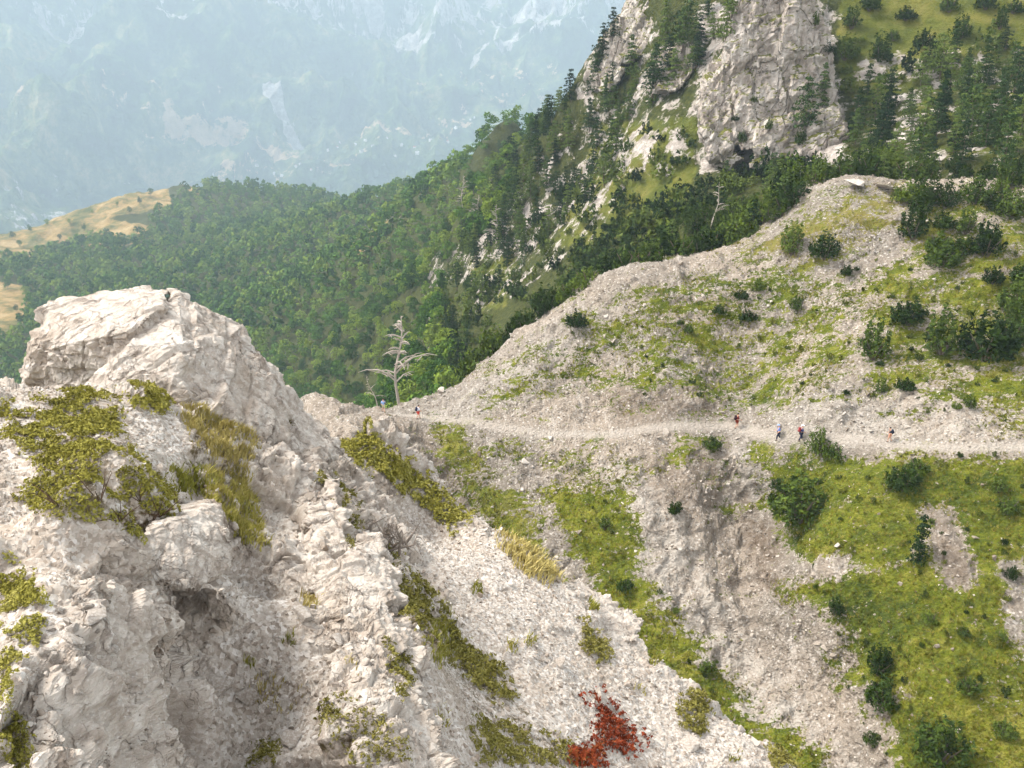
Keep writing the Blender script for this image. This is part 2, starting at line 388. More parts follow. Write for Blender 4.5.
# ================================================================== terrain materials
def pale_rock_mat():
    n = N('pale_limestone', .92, .2)
    big = n.noise(.35, 5, .6); mid = n.noise(3.0, 6, .65); fine = n.noise(28, 4, .7)
    strata = n.noise(1.6, 5, .6, n.map((1, 1, 3.2), (.5, -.35, 0)), .6)
    c = n.ramp(mid, [(.25, lin((136, 123, 110))), (.45, lin((168, 156, 143))), (.6, lin((186, 176, 164))), (.8, lin((204, 196, 186)))])
    c = n.mix(n.rng(strata, .42, .30), c, lin((150, 139, 128)))
    c = n.mix(n.rng(fine, .55, .75, 0, .55), c, lin((226, 220, 214)))
    # stones: small paler and darker chips on the gravel
    gr = n.attr('gravel')
    ch = n.voro(16, 'F1', out='Color'); chs = n.node('ShaderNodeSeparateColor'); n.L(ch, chs.inputs[0])
    c2 = n.ramp(chs.outputs[0], [(0, lin((128, 114, 100))), (.3, lin((160, 148, 135))), (.75, lin((184, 175, 164))), (1, lin((208, 201, 193)))])
    c = n.mix(n.math('MULTIPLY', gr, .75), c, c2)
    # brownish stain
    c = n.mix(n.math('MULTIPLY', n.rng(big, .50, .68), .5), c, lin((146, 130, 112)))
    # soil / grass
    soil = n.attr('soil')
    sf = n.rng(n.math('ADD', soil, n.math('MULTIPLY', n.math('SUBTRACT', n.noise(5, 5, .7), .5), 1.2)), .42, .62)
    c = n.mix(sf, c, n.mix(n.noise(9, 4, .6), lin((84, 72, 56)), lin((96, 84, 54))))
    # dirt in the joints of the rock
    dn = n.node('ShaderNodeTexNoise'); dn.inputs['Scale'].default_value = 1.6; dn.inputs['Detail'].default_value = 5; n.L(n.geo, dn.inputs['Vector'])
    wv = n.node('ShaderNodeVectorMath', operation='MULTIPLY_ADD'); n.L(dn.outputs['Color'], wv.inputs[0]); wv.inputs[1].default_value = (.9, .9, .9); n.L(n.map((1, 1, .6), (.4, .3, .2)), wv.inputs[2])
    j1 = n.rng(n.voro(.95, 'DISTANCE_TO_EDGE', wv.outputs[0]), .004, .030, 1, 0); j2 = n.rng(n.voro(3.1, 'DISTANCE_TO_EDGE', wv.outputs[0]), .004, .035, .6, 0)
    jn = n.math('MULTIPLY', n.math('MAXIMUM', j1, j2), n.rng(n.noise(.9, 3, .6), .42, .58)); jn = n.math('MULTIPLY', jn, n.math('SUBTRACT', 1, gr))
    c = n.mix(n.math('MULTIPLY', jn, .5), c, lin((112, 96, 82)))
    n.color(c)
    h = n.math('ADD', n.math('MULTIPLY', n.noise(6, 8, .72), .7), n.math('MULTIPLY', n.noise(2.2, 8, .7), .6))
    vs = n.node('ShaderNodeSeparateColor'); n.L(n.voro(5.5, 'F1', n.map((1, 1, 1.5), (.4, .3, .2)), out='Color'), vs.inputs[0])
    vt = n.node('ShaderNodeSeparateColor'); n.L(n.voro(17, 'F1', n.map((1, 1, 1.4), (.4, .3, .2)), out='Color'), vt.inputs[0])
    b1 = n.bump(h, .03, .8); b1 = n.bump(vs.outputs[0], .05, .8, b1); b1 = n.bump(vt.outputs[0], .02, .8, b1)
    b2 = n.bump(n.math('SUBTRACT', 1, jn), .06, .8, b1)
    n.bump(n.noise(60, 3, .6), .01, .6, b2)
    return n.m
def mid_mat():
    n = N('scree_slope', .95, .15)
    big = n.noise(.06, 4, .6); m1 = n.noise(.45, 6, .65); fine = n.noise(3.4, 5, .75)
    n.attr('path')
    c = n.ramp(fine, [(.28, lin((98, 89, 79))), (.45, lin((130, 120, 108))), (.58, lin((150, 141, 129))), (.72, lin((176, 167, 156)))])
    c = n.mix(n.rng(m1, .38, .62, 0, .6), c, lin((124, 114, 102)))
    c = n.mix(n.rng(big, .42, .6, .0, .35), c, lin((176, 158, 138)))
    # bare gravel tracks run paler
    st = n.voro(5.0, 'F1', out='Color'); s2 = n.node('ShaderNodeSeparateColor'); n.L(st, s2.inputs[0])
    c = n.mix(n.math('MULTIPLY', n.rng(s2.outputs[0], .86, .97), .55), c, lin((206, 198, 188)))
    c = n.mix(n.math('MULTIPLY', n.rng(s2.outputs[1], .80, .95), .5), c, lin((96, 88, 76)))
    stk = n.noise(1.5, 5, .65, n.map((1, .10, .10)), .3)
    c = n.mix(n.rng(stk, .56, .70, 0, .45), c, lin((104, 92, 80))); c = n.mix(n.rng(stk, .44, .32, 0, .45), c, lin((188, 178, 166)))
    pale = n.attr('pale'); c = n.mix(n.math('MULTIPLY', pale, n.rng(n.noise(.8, 5, .7), .35, .65)), c, lin((172, 163, 151)))
    dark = n.attr('dark'); c = n.mix(n.math('MULTIPLY', dark, n.rng(n.noise(.9, 5, .7), .3, .6)), c, lin((104, 90, 76)))
    # grass
    g = n.attr('grass')
    gn = n.math('ADD', n.math('MULTIPLY', n.math('SUBTRACT', n.noise(.42, 6, .72, n.map((.42, 1, 1))), .5), 2.8), n.math('MULTIPLY', n.math('SUBTRACT', n.noise(2.4, 5, .75), .5), 2.2))
    gf = n.rng(n.math('ADD', g, gn), .46, .60)
    gcol = n.ramp(n.math('ADD', n.math('MULTIPLY', n.noise(.16, 5, .7, n.map((.5, 1, 1))), .45), n.math('MULTIPLY', n.noise(1.1, 7, .8, n.map((.5, 1, 1))), .55)), [(.34, lin((42, 54, 20))), (.44, lin((74, 84, 24))), (.53, lin((102, 106, 28))), (.64, lin((134, 128, 56)))])
    gcol = n.mix(n.rng(n.noise(6, 3, .7), .45, .7, 0, .5), gcol, lin((66, 72, 24)))
    yl = n.attr('yellow'); gcol = n.mix(n.math('MULTIPLY', yl, n.rng(n.noise(.7, 4, .6), .3, .6)), gcol, lin((124, 112, 64)))
    c = n.mix(gf, c, gcol)
    c = n.mix(n.math('MULTIPLY', n.attr('path'), .85), c, n.mix(fine, lin((154, 143, 130)), lin((182, 172, 159))))
    n.color(c)
    h = n.math('ADD', n.noise(1.6, 8, .75), n.math('MULTIPLY', n.voro(4.0), .35))
    b = n.bump(h, .55, .9); n.bump(n.noise(9, 4, .7), .08, .8, b)
    return n.m
def mountain_mat():
    n = N('mountain_ground', .95, .1)
    fine = n.noise(1.2, 6, .7)
    c = n.ramp(fine, [(.28, lin((40, 46, 26))), (.5, lin((60, 64, 30))), (.72, lin((80, 80, 38)))])
    rock = n.attr('rock'); rn = n.math('MULTIPLY', n.math('SUBTRACT', n.noise(.16, 7, .75), .5), 2.2)
    rf = n.rng(n.math('ADD', rock, rn), .48, .66)
    rc = n.ramp(n.noise(.5, 7, .7), [(.3, lin((112, 104, 96))), (.5, lin((160, 150, 140))), (.7, lin((192, 184, 174)))])
    gr = n.attr('grass'); gc = n.ramp(n.noise(.12, 7, .7), [(.3, lin((58, 66, 26))), (.5, lin((84, 88, 34))), (.7, lin((112, 106, 52)))])
    c = n.mix(n.rng(n.math('ADD', gr, n.math('MULTIPLY', n.math('SUBTRACT', n.noise(.1, 6, .7), .5), 1.2)), .4, .6), c, gc)
    c = n.mix(rf, c, rc)
    md = n.attr('meadow'); mc = n.ramp(n.noise(.025, 9, .75), [(.38, lin((66, 74, 36))), (.47, lin((108, 98, 56))), (.54, lin((140, 116, 72))), (.64, lin((160, 138, 98)))])
    c = n.mix(n.rng(n.math('ADD', md, n.math('MULTIPLY', n.math('SUBTRACT', n.noise(.02, 6, .7), .5), .8)), .45, .55), c, mc)
    n.color(c); n.bump(n.noise(.5, 9, .75), 1.6, .9)
    return n.m
def far_mat():
    n = N('far_mountain', .95, .1)
    c = n.ramp(n.noise(.004, 10, .75), [(.36, lin((20, 38, 20))), (.48, lin((52, 82, 38))), (.57, lin((98, 116, 58))), (.68, lin((168, 154, 104)))])
    rock = n.attr('rock'); rn = n.math('MULTIPLY', n.math('SUBTRACT', n.noise(.0045, 9, .75, n.map((1, 1, .35))), .5), 2.4)
    rf = n.rng(n.math('ADD', rock, rn), .5, .62)
    c = n.mix(rf, c, n.ramp(n.noise(.02, 8, .7), [(.3, lin((130, 125, 118))), (.5, lin((186, 180, 173))), (.7, lin((232, 228, 222)))]))
    md = n.attr('meadow')
    c = n.mix(n.rng(n.math('ADD', md, n.math('MULTIPLY', n.math('SUBTRACT', n.noise(.010, 8, .75), .5), 2.2)), .45, .6), c, n.ramp(n.noise(.01, 8, .7), [(.3, lin((120, 116, 70))), (.5, lin((186, 158, 118))), (.7, lin((214, 186, 150)))]))
    n.color(c); n.bump(n.noise(.012, 10, .72), 110, 1)
    return n.m
M_ROCK = pale_rock_mat(); M_MID = mid_mat(); M_MTN = mountain_mat(); M_FAR = far_mat()

DEPTH = np.full((192, 256), 1e9)
def zbuf(G):
    px, py, t = project(G.reshape(-1, 3))
    i = (py / 4).astype(int); j = (px / 4).astype(int)
    ok = (i >= 0) & (i < 192) & (j >= 0) & (j < 256)
    np.minimum.at(DEPTH, (i[ok], j[ok]), t[ok])
def visible(p, tol=.04):
    px, py, t = project(np.atleast_2d(p))
    i = (py / 4).astype(int); j = (px / 4).astype(int)
    ok = (i >= 0) & (i < 192) & (j >= 0) & (j < 256)
    out = np.zeros(len(px), bool); out[ok] = t[ok] < DEPTH[i[ok], j[ok]] * (1 + tol)
    return out

# ================================================================== foreground mesh
Q = QUAL
GA = sheet_grid(HA, azs(-62, 70, int(900 * Q), -31.5, 24, 40), 1.6, 85, int(950 * Q))
fA = GA.reshape(-1, 3)
px, py, t = project(fA)
gravel = paint([[(0, 388), (95, 392), (175, 400), (190, 440), (185, 520), (150, 530), (110, 530), (95, 560), (60, 640), (20, 700), (0, 720)],
                [(215, 560), (262, 560), (300, 600), (318, 640), (330, 700), (330, 768), (215, 768), (205, 680), (200, 640)],
                ([(400, 470), (470, 515), (560, 580), (640, 655), (800, 770), (440, 775), (420, 700), (450, 600), (400, 520)], .92)], px, py, 14)
gravel[(px < 0) | (py > 768)] = .4
soil = paint([[(285, 395), (320, 425), (360, 418), (400, 460), (465, 522), (450, 530), (400, 490), (350, 450), (300, 430)],
              [(328, 478), (345, 500), (372, 545), (400, 560), (460, 610), (520, 690), (590, 768), (470, 768), (480, 720), (400, 640), (385, 610), (355, 550)],
              [(178, 402), (240, 410), (255, 460), (268, 540), (245, 560), (215, 510), (180, 490)],
              [(0, 405), (80, 395), (130, 405), (120, 440), (185, 520), (150, 545), (90, 525), (20, 490), (40, 450), (0, 440)],
              [(0, 565), (45, 590), (40, 640), (0, 660)], [(0, 690), (30, 720), (35, 768), (0, 768)],
              [(315, 710), (360, 700), (400, 735), (400, 768), (330, 768)],
              ([(640, 700), (700, 690), (710, 740), (650, 740)], .6)], px, py, 12)
soil[(py > 790) | (px < -20)] = 0; soil = soil * .45
nrm = grid_normals(GA).reshape(-1, 3)
dist = np.linalg.norm(fA, axis=1)
near = smooth(60, 30, dist)
finm = paint([[(292, 425), (315, 425), (342, 475), (368, 540), (388, 600), (406, 650), (424, 700), (452, 780), (392, 790), (345, 700), (305, 600), (292, 530)]], px, py, 10)
v1, e1 = facets(fA * np.array([1, 1, .7]), 1.9, 1); v2, e2 = facets(fA * np.array([1, 1, .75]), .62, 11, 1.0); v3, e3 = facets(fA, .2, 21, 1.1)
rockm = 1 - .9 * gravel; rockm *= 1 - .7 * soil
d = rockm * (.42 * v1 + .16 * v2 + .05 * v3 - .14 * smooth(.12, 0, e1) - .07 * smooth(.14, 0, e2) - .02 * smooth(.15, 0, e3))
d += (ridged(fA * np.array([1, 1, .5]), .8, 4, 3) - .5) * .06 * rockm + fbm(fA, 3, 2, 5) * .16 * rockm
g4, e4 = facets(fA, .09, 31, 1.0)
bk1, be1 = blocks(fA, (1.5, 1.1, .8), s=3); bk2, be2 = blocks(fA, (.55, .4, .3), (.4, -.25, .6), s=4)
d += rockm * (.34 * bk1 + .15 * bk2)
d += gravel * (.02 * v3 + .014 * g4) + .012 * g4 * (1 - gravel) - .02 * smooth(.1, 0, e4) * (1 - gravel)
d *= smooth(80, 35, dist) * .9 + .1
d = np.clip(d, -.9, .7) * (1 - .4 * finm) - .10 * finm
crest_d = line_d([(370, 412), (470, 515), (560, 582), (640, 650), (800, 770)], px, py)
GA2 = (fA + nrm * d[:, None]).reshape(GA.shape)
foreground = link('rocky_ground', grid_mesh('rocky_ground', GA2, M_ROCK, {'gravel': gravel, 'soil': soil}, False))
tag(foreground, 'pale broken limestone ground of the near spur', kind='structure')
zbuf(GA2)

# ================================================================== middle mesh
GB = sheet_grid(HB, azs(-40, 60, int(800 * Q), -12, 31.5, 50), 24, 175, int(760 * Q), .3)
fB = GB.reshape(-1, 3); px, py, t = project(fB)
inside = (px > -50) & (px < 1100) & (py > 100) & (py < 850)
above = py - np.interp(px, tb_x, [q[1] for q in trail_px])          # >0 below the trail
grassP = [[(765, 455), (800, 447), (860, 453), (940, 452), (1024, 447), (1100, 440), (1100, 800), (915, 800), (880, 745), (850, 690), (812, 640), (785, 600), (792, 560), (778, 520), (760, 490)],
          [(430, 428), (466, 428), (484, 470), (530, 510), (556, 560), (600, 590), (560, 620), (500, 560), (450, 480)],
          [(556, 492), (600, 474), (625, 482), (643, 530), (645, 580), (682, 620), (720, 662), (748, 710), (800, 735), (850, 800), (700, 800), (640, 680), (560, 570), (548, 520)],
          ([(700, 430), (725, 432), (722, 480), (700, 475)], .6),
          ([(730, 250), (800, 200), (905, 180), (910, 215), (860, 250), (800, 262), (740, 270)], .62),
          ([(900, 190), (1100, 190), (1100, 440), (980, 420), (860, 390), (850, 300), (890, 250)], .68),
          ([(560, 320), (740, 250), (860, 260), (870, 400), (740, 415), (600, 390)], .56),
          ([(470, 372), (600, 320), (640, 400), (480, 415)], .46), ([(430, 440), (740, 440), (740, 520), (640, 480), (500, 470)], .46),
          ([(720, 372), (770, 378), (770, 410), (720, 405)], .6), ([(760, 440), (790, 445), (780, 470), (755, 462)], .8)]
grass = paint(grassP, px, py, 32)
bare = [[(925, 505), (950, 510), (975, 560), (972, 592), (945, 585), (930, 545)], [(785, 562), (840, 560), (870, 570), (800, 580)], [(655, 470), (700, 480), (712, 560), (735, 620), (760, 690), (690, 600), (660, 530)],
        [(868, 680), (890, 700), (880, 745), (850, 720)], [(1000, 560), (1030, 570), (1030, 650), (1008, 640)], [(545, 505), (560, 540), (592, 590), (580, 592), (555, 560)], [(790, 600), (830, 610), (845, 660), (820, 650)]]
grass = paint([(b, -1.0) for b in bare], px, py, 20, grass)
grass[~inside] = .3
pale = paint([[(600, 460), (650, 480), (700, 560), (750, 640), (830, 730), (860, 768), (760, 768), (700, 680), (650, 590), (620, 520)], ([(420, 420), (560, 320), (620, 300), (560, 360), (480, 415)], .7),
              ([(780, 395), (1024, 395), (1024, 445), (780, 440)], .7), ([(735, 440), (770, 470), (765, 540), (740, 500)], .7)], px, py, 14)
dark = paint([([(740, 490), (775, 530), (790, 600), (765, 590), (745, 540)], 1), ([(600, 385), (720, 380), (730, 420), (620, 425)], .7), ([(380, 420), (430, 430), (520, 530), (470, 510), (410, 460)], .55),
              ([(640, 450), (730, 440), (740, 480), (690, 520), (650, 500)], .6), ([(930, 505), (975, 560), (972, 592), (940, 585)], .7)], px, py, 12)
tr3 = [(p[0], p[1]) for p in trail]
pd = line_d(tr3, fB[:, 0], fB[:, 1] + .25 * fbm(fB, 5, 2, 77))
path_m = (1 - smooth(.15, .8, pd)) * .9
nrm = grid_normals(GB).reshape(-1, 3)
flat = np.interp(fB[:, 0], [p[0] for p in trail], [p[2] for p in trail])
yellow = paint([([(730, 245), (910, 180), (910, 230), (800, 265)], .8), ([(430, 430), (470, 430), (560, 560), (520, 560)], .35)], px, py, 15)
# gullies and ribs run down the slope
w = np.stack([fB[:, 0] + .12 * fB[:, 1] + 2 * fbm(fB, 9, 2, 8), fB[:, 1] * .16, fB[:, 2] * .16], 1)
ribs = ridged(w, 5.5, 4, 4)
v1, e1 = facets(fB, 4.5, 5); v2, e2 = facets(fB, 1.5, 15)
bump_m = 1 - .55 * smooth(.3, .8, grass)
off = 1 - .9 * (1 - smooth(.8, 2.6, pd))
d = (.45 * (ribs - .5) * smooth(-25, 30, above) + .6 * (ribs - .5)) * bump_m + .8 * fbm(fB, 11, 3, 46)
d += bump_m * (.42 * v1 + .2 * v2) + .5 * fbm(fB, 5, 4, 6) + .16 * fbm(fB, .9, 3, 12) + .12 * smooth(.4, .8, grass) * fbm(fB, .5, 2, 14)
bkb, _ = blocks(fB, (3.2, 2.4, 1.3), s=9); d += .55 * bkb * bump_m
d *= off
GB2 = fB + nrm * d[:, None]
# the trail is cut into the slope
k = (1 - smooth(.5, 1.6, pd)); GB2[:, 2] += k * .0
GB2 = GB2.reshape(GB.shape)
mid = link('stony_slope', grid_mesh('stony_slope', GB2, M_MID, {'grass': grass, 'pale': pale, 'dark': dark, 'path': path_m, 'yellow': yellow}, True))
tag(mid, 'grey scree slope with grass patches rising to a stony knoll', kind='structure')
zbuf(GB2)

# ================================================================== mountain mesh
GC = sheet_grid(HC, azs(-55, 60, int(620 * Q), -31.5, 31.5, 40), 112, 2600, int(620 * Q), .25)
fC = GC.reshape(-1, 3); px, py, t = project(fC)
rock = paint([([(560, 60), (610, 20), (640, 0), (700, 40), (700, 160), (640, 190), (600, 240), (520, 300), (470, 320), (440, 250), (480, 210), (540, 150), (580, 110)], .5),
              ([(850, 50), (1024, 40), (1024, 190), (850, 200)], .5), ([(690, 0), (840, 0), (850, 170), (690, 180)], .6), ([(350, 230), (400, 215), (372, 240), (352, 255)], .9), ([(420, 250), (450, 240), (450, 360), (425, 350)], .45)], px, py, 14)
gras = paint([[(840, -40), (1100, -40), (1100, 30), (1000, 45), (940, 60), (880, 110), (840, 90)], ([(850, 80), (1040, 40), (1040, 190), (860, 180)], .5), ([(600, 120), (700, 120), (690, 200), (600, 250), (550, 250)], .8), ([(470, 260), (520, 250), (510, 310), (460, 320)], .8)], px, py, 14)
meadow = paint([[(-60, 232), (60, 216), (120, 198), (168, 186), (172, 205), (110, 220), (150, 225), (130, 245), (60, 250), (0, 268), (-60, 268)], [(-10, 282), (24, 285), (30, 305), (15, 330), (-10, 340)], ([(180, 184), (208, 184), (205, 194), (185, 192)], .9),
                ([(345, 250), (378, 226), (392, 220), (385, 232), (355, 256)], .9)], px, py, 5)
nrm = grid_normals(GC).reshape(-1, 3)
amp = np.clip(fC[:, 1] / 200, .6, 6)
d = amp * (1.6 * fbm(fC, 30, 4, 41) + .0) + rock * (2.2 * facets(fC, 9, 42)[0] + 1.0 * facets(fC, 3.2, 45)[0])
d *= 1
GC2 = (fC + nrm * d[:, None]).reshape(GC.shape)
mtn = link('mountain', grid_mesh('mountain', GC2, M_MTN, {'rock': rock, 'grass': gras, 'meadow': meadow}, True))
tag(mtn, 'mountain flank falling from the crags to the forested spur', kind='structure')
zbuf(GC2)

# ================================================================== far mountains
GD = sheet_grid(HD, azs(-50, 45, int(520 * Q), -32, 10, 40), 2300, 9500, int(460 * Q), .3)
fD = GD.reshape(-1, 3); px, py, t = project(fD)
nrm = grid_normals(GD).reshape(-1, 3)
am = smooth(2900, 4600, fD[:, 1] - .0 * fD[:, 0]) ; am = np.maximum(am, smooth(-250, -1500, fD[:, 0]) * .7)
wv = np.stack([fD[:, 0] + 300 * fbm(fD, 1500, 2, 60), fD[:, 1] * .35, fD[:, 2] * .35], 1)
dd = am * (420 * (ridged(wv, 800, 5, 61) - .55) + 260 * (ridged(fD, 520, 5, 63) - .5)) + 14 * fbm(fD, 200, 4, 65)
rockD = paint([([(240, -60), (640, -60), (640, 22), (560, 50), (430, 45), (330, 30), (245, 25)], .5), ([(0, 180), (60, 130), (190, 150), (210, 200), (120, 230), (0, 250)], .34), ([(0, -60), (240, -60), (200, 30), (100, 20), (0, 15)], .42),
               ([(262, 88), (275, 88), (310, 135), (300, 142), (280, 118), (264, 100)], 1), ([(213, 158), (220, 158), (220, 182), (214, 182)], 1), ([(500, 10), (512, 10), (478, 60), (470, 62)], .95), ([(185, -20), (196, -20), (200, 25), (195, 30)], .8)], px, py, 7)
meadowD = paint([([(168, 85), (182, 84), (180, 105), (215, 100), (250, 115), (248, 130), (200, 122), (165, 115)], .8), ([(245, 128), (290, 130), (310, 150), (280, 155)], .6), ([(320, 130), (420, 125), (470, 110), (480, 135), (400, 150), (350, 150)], .42),
                 ([(180, 150), (330, 150), (420, 160), (330, 185), (220, 180)], .4), ([(60, 45), (95, 50), (85, 65), (62, 60)], .6), ([(335, 165), (358, 168), (352, 180), (338, 175)], .9), ([(10, 100), (40, 95), (35, 120), (10, 122)], .5), ([(60, 90), (170, 60), (240, 90), (160, 130)], .3), ([(380, 60), (560, 60), (600, 130), (430, 110)], .32)], px, py, 12)
GD2 = (fD + nrm * dd[:, None]).reshape(GD.shape)
far = link('far_mountains', grid_mesh('far_mountains', GD2, M_FAR, {'rock': rockD, 'meadow': meadowD}, True))
tag(far, 'high mountain wall across the valley fading into blue haze', kind='structure')
zbuf(GD2)

# ================================================================== haze
def box_mesh(name, lo, hi, mat):
    lo = np.array(lo); hi = np.array(hi)
    V = np.array([[(lo if not (k >> a) & 1 else hi)[a] for a in range(3)] for k in range(8)], float)
    Fc = np.array([[0, 2, 3, 1], [4, 5, 7, 6], [0, 1, 5, 4], [2, 6, 7, 3], [0, 4, 6, 2], [1, 3, 7, 5]])
    return mesh_np(name, V, Fc, mat)
hm = bpy.data.materials.new('haze'); hm.use_nodes = True; hn = hm.node_tree
hn.nodes.remove(hn.nodes['Principled BSDF'])
pv = hn.nodes.new('ShaderNodeVolumePrincipled'); pv.inputs['Color'].default_value = (.68, .87, 1.0, 1); pv.inputs['Density'].default_value = HAZE
pv.inputs['Anisotropy'].default_value = 0.0
hn.links.new(pv.outputs[0], hn.nodes['Material Output'].inputs['Volume'])
allz = np.concatenate([g.reshape(-1, 3) for g in (GA2, GB2, GC2, GD2)])
hz = link('haze', box_mesh('haze', allz.min(0) - np.array([200, 200, 1]), allz.max(0) + np.array([200, 200, 60]), hm))
hz.data.materials[0] = hm
tag(hz, kind='stuff'); hz['label'] = 'pale blue haze filling the valley air'; hz['category'] = 'haze'
# ================================================================== rock masses
def hull_mass(name, hulls, voxel, disp, mat, attrs=None, origin=None, smoothf=False, parent=None):
    bm = bmesh.new()
    for H_ in hulls:
        b2 = bmesh.new()
        for p in H_: b2.verts.new(p)
        r = bmesh.ops.convex_hull(b2, input=b2.verts[:])
        bmesh.ops.delete(b2, geom=[v for v in b2.verts if not v.link_faces], context='VERTS')
        tmp = bpy.data.meshes.new('t'); b2.to_mesh(tmp); b2.free(); bm.from_mesh(tmp); bpy.data.meshes.remove(tmp)
    bmesh.ops.recalc_face_normals(bm, faces=bm.faces[:])
    me = bpy.data.meshes.new(name); bm.to_mesh(me); bm.free()
    o = bpy.data.objects.new(name, me); COL.objects.link(o)
    md = o.modifiers.new('r', 'REMESH'); md.mode = 'VOXEL'; md.voxel_size = voxel
    dg = bpy.context.evaluated_depsgraph_get(); ev = o.evaluated_get(dg)
    m2 = bpy.data.meshes.new_from_object(ev); o.modifiers.clear()
    n = len(m2.vertices); co = np.empty(n * 3, np.float32); m2.vertices.foreach_get('co', co); co = co.reshape(-1, 3)
    no = np.empty(n * 3, np.float32); m2.vertex_normals.foreach_get('vector', no); no = no.reshape(-1, 3)
    co = co + no * disp(co, no)[:, None]
    if origin is None: origin = np.array([co[:, 0].mean(), co[:, 1].mean(), co[:, 2].min()])
    m2.vertices.foreach_set('co', (co - origin).astype(np.float32).ravel()); m2.update()
    m2.polygons.foreach_set('use_smooth', np.full(len(m2.polygons), smoothf))
    m2.materials.clear(); m2.materials.append(mat)
    o.data = m2; bpy.data.meshes.remove(me); m2.name = name
    o.location = origin
    zb = co.reshape(-1, 3); zbuf(zb)
    return o, co
def fg_disp(a1=.16, s1=1.3, up=.5):
    def f(p, n):
        v1, e1 = facets(p * np.array([1, 1, .8]), s1, 101, .8, 110); v2, e2 = facets(p * np.array([1, 1, .7]), s1 * .36, 111, 1.0, 90); v3, e3 = facets(p, s1 * .12, 121, 1.0)
        top = smooth(.5, .9, n[:, 2])
        k = 1 - .6 * top
        b1, be1 = blocks(p, (s1 * 1.1, s1 * .8, s1 * .5), s=61, w=.06, warp=.2); b2, be2 = blocks(p, (s1 * .42, s1 * .3, s1 * .2), (.45, -.2, .7), s=62, w=.07, warp=.3); b3, be3 = blocks(p, (s1 * .16, s1 * .12, s1 * .08), (.3, -.3, .4), s=63, warp=.6)
        d = a1 * (.45 * v1 + .18 * v2 + .08 * v3 + 1.35 * b1 + .7 * b2 + .3 * b3) - a1 * .3 * smooth(.07, 0, e1) - a1 * .12 * smooth(.1, 0, e2) - a1 * .25 * smooth(.05, 0, be1) - a1 * .1 * smooth(.06, 0, be2)
        return k * d + (ridged(p * np.array([1, 1, .5]), .9, 4, 9) - .5) * .04 * k + fbm(p, .12, 3, 5) * .012
    return f
boulder, _ = hull_mass('rock_outcrop', [
    [P(42, 308, 21.6), P(62, 298, 22.2), P(100, 291, 22.7), P(150, 285, 22.6), P(167, 290, 22), P(30, 345, 20.6), P(46, 349, 20.1), P(90, 341, 19.7), P(126, 331, 19.4), P(165, 304, 20.4),
     P(22, 388, 20.6), P(75, 392, 19.9), P(120, 385, 19.4), P(60, 415, 20), P(150, 405, 19.6), P(25, 400, 23.5), P(160, 350, 24)],
    [P(163, 303, 21), P(178, 295, 21.5), P(199, 304, 22), P(208, 319, 22), P(228, 321, 22.5), P(244, 327, 22.4), P(260, 352, 22), P(286, 393, 22.5), P(300, 408, 23),
     P(130, 344, 19.2), P(80, 388, 18.9), P(100, 405, 18), P(160, 418, 17.8), P(230, 424, 18.5), P(290, 440, 20), P(185, 342, 19.2), P(210, 450, 18.3), P(260, 430, 24)],
    [P(172, 290, 21.9), P(182, 293, 21.6), P(200, 305, 21.6), P(190, 330, 20.6), P(165, 320, 20.6), P(180, 330, 23)],
    [P(206, 322, 21.8), P(226, 318, 22), P(243, 324, 22), P(248, 350, 21.4), P(215, 350, 20.6), P(230, 370, 22.6)], [P(240, 350, 21.6), P(262, 352, 21.6), P(272, 380, 21.4), P(250, 385, 20.8), P(255, 380, 23)]], .032, fg_disp(.20, 1.6), M_ROCK)
tag(boulder, 'big pale limestone outcrop with a flat tilted top above the gravel ledge', 'rock')
r2, _ = hull_mass('rock_outcrop', [[P(286, 400, 22.4), P(312, 416, 22.6), P(334, 432, 22.6), P(300, 440, 21), P(322, 470, 20), P(285, 475, 19.6), P(268, 420, 20.5), P(340, 455, 22), P(290, 440, 24)],
    [P(338, 458, 24.8), P(366, 458, 27), P(392, 482, 27), P(385, 505, 25), P(350, 495, 23.6), P(360, 515, 26)]], .045, fg_disp(.17, 1.1), M_ROCK)
tag(r2, 'rounded grey rock knobs at the head of the green gully, right of the big outcrop', 'rock')
r3, _ = hull_mass('rock_outcrop', [[PZ(150, 528, -5.6), PZ(198, 512, -5.8), PZ(224, 530, -6.1), PZ(158, 578, -6.0), PZ(204, 592, -6.5), PZ(234, 560, -6.6), PZ(190, 602, -6.9), PZ(170, 505, -6.6), PZ(215, 495, -7), PZ(180, 600, -7.4)],
    [PZ(205, 585, -6.5), PZ(222, 588, -6.4), PZ(236, 610, -6.8), PZ(224, 634, -7.2), PZ(206, 618, -7.0), PZ(215, 600, -7.5)],
    [PZ(150, 520, -5.6), PZ(165, 560, -6.0), PZ(182, 640, -7.0), PZ(165, 650, -6.9), PZ(140, 600, -6.0), PZ(130, 545, -5.5), PZ(160, 640, -7.8)]], .028, fg_disp(.10, .7), M_ROCK)
tag(r3, 'blocky grey rock nose overhanging the gravel chute below the leafy mat', 'rock')
r4, _ = hull_mass('rock_outcrop', [[PZ(95, 600, -5.2), PZ(112, 575, -5.2), PZ(150, 600, -5.7), PZ(168, 650, -6.6), PZ(172, 710, -7.4), PZ(150, 768, -7.4), PZ(110, 700, -6.0), PZ(92, 650, -5.5), PZ(130, 700, -7.6), PZ(90, 680, -6.6)],
    [PZ(60, 670, -5.25), PZ(100, 650, -5.4), PZ(128, 700, -6.1), PZ(140, 768, -6.9), PZ(110, 800, -6.9), PZ(60, 740, -5.8), PZ(40, 700, -5.4), PZ(80, 760, -6.9)],
    [PZ(30, 752, -5.1), PZ(60, 745, -5.15), PZ(108, 770, -5.5), PZ(90, 800, -5.6), PZ(30, 800, -5.4), PZ(60, 790, -6.0)]], .024, fg_disp(.11, .75), M_ROCK)
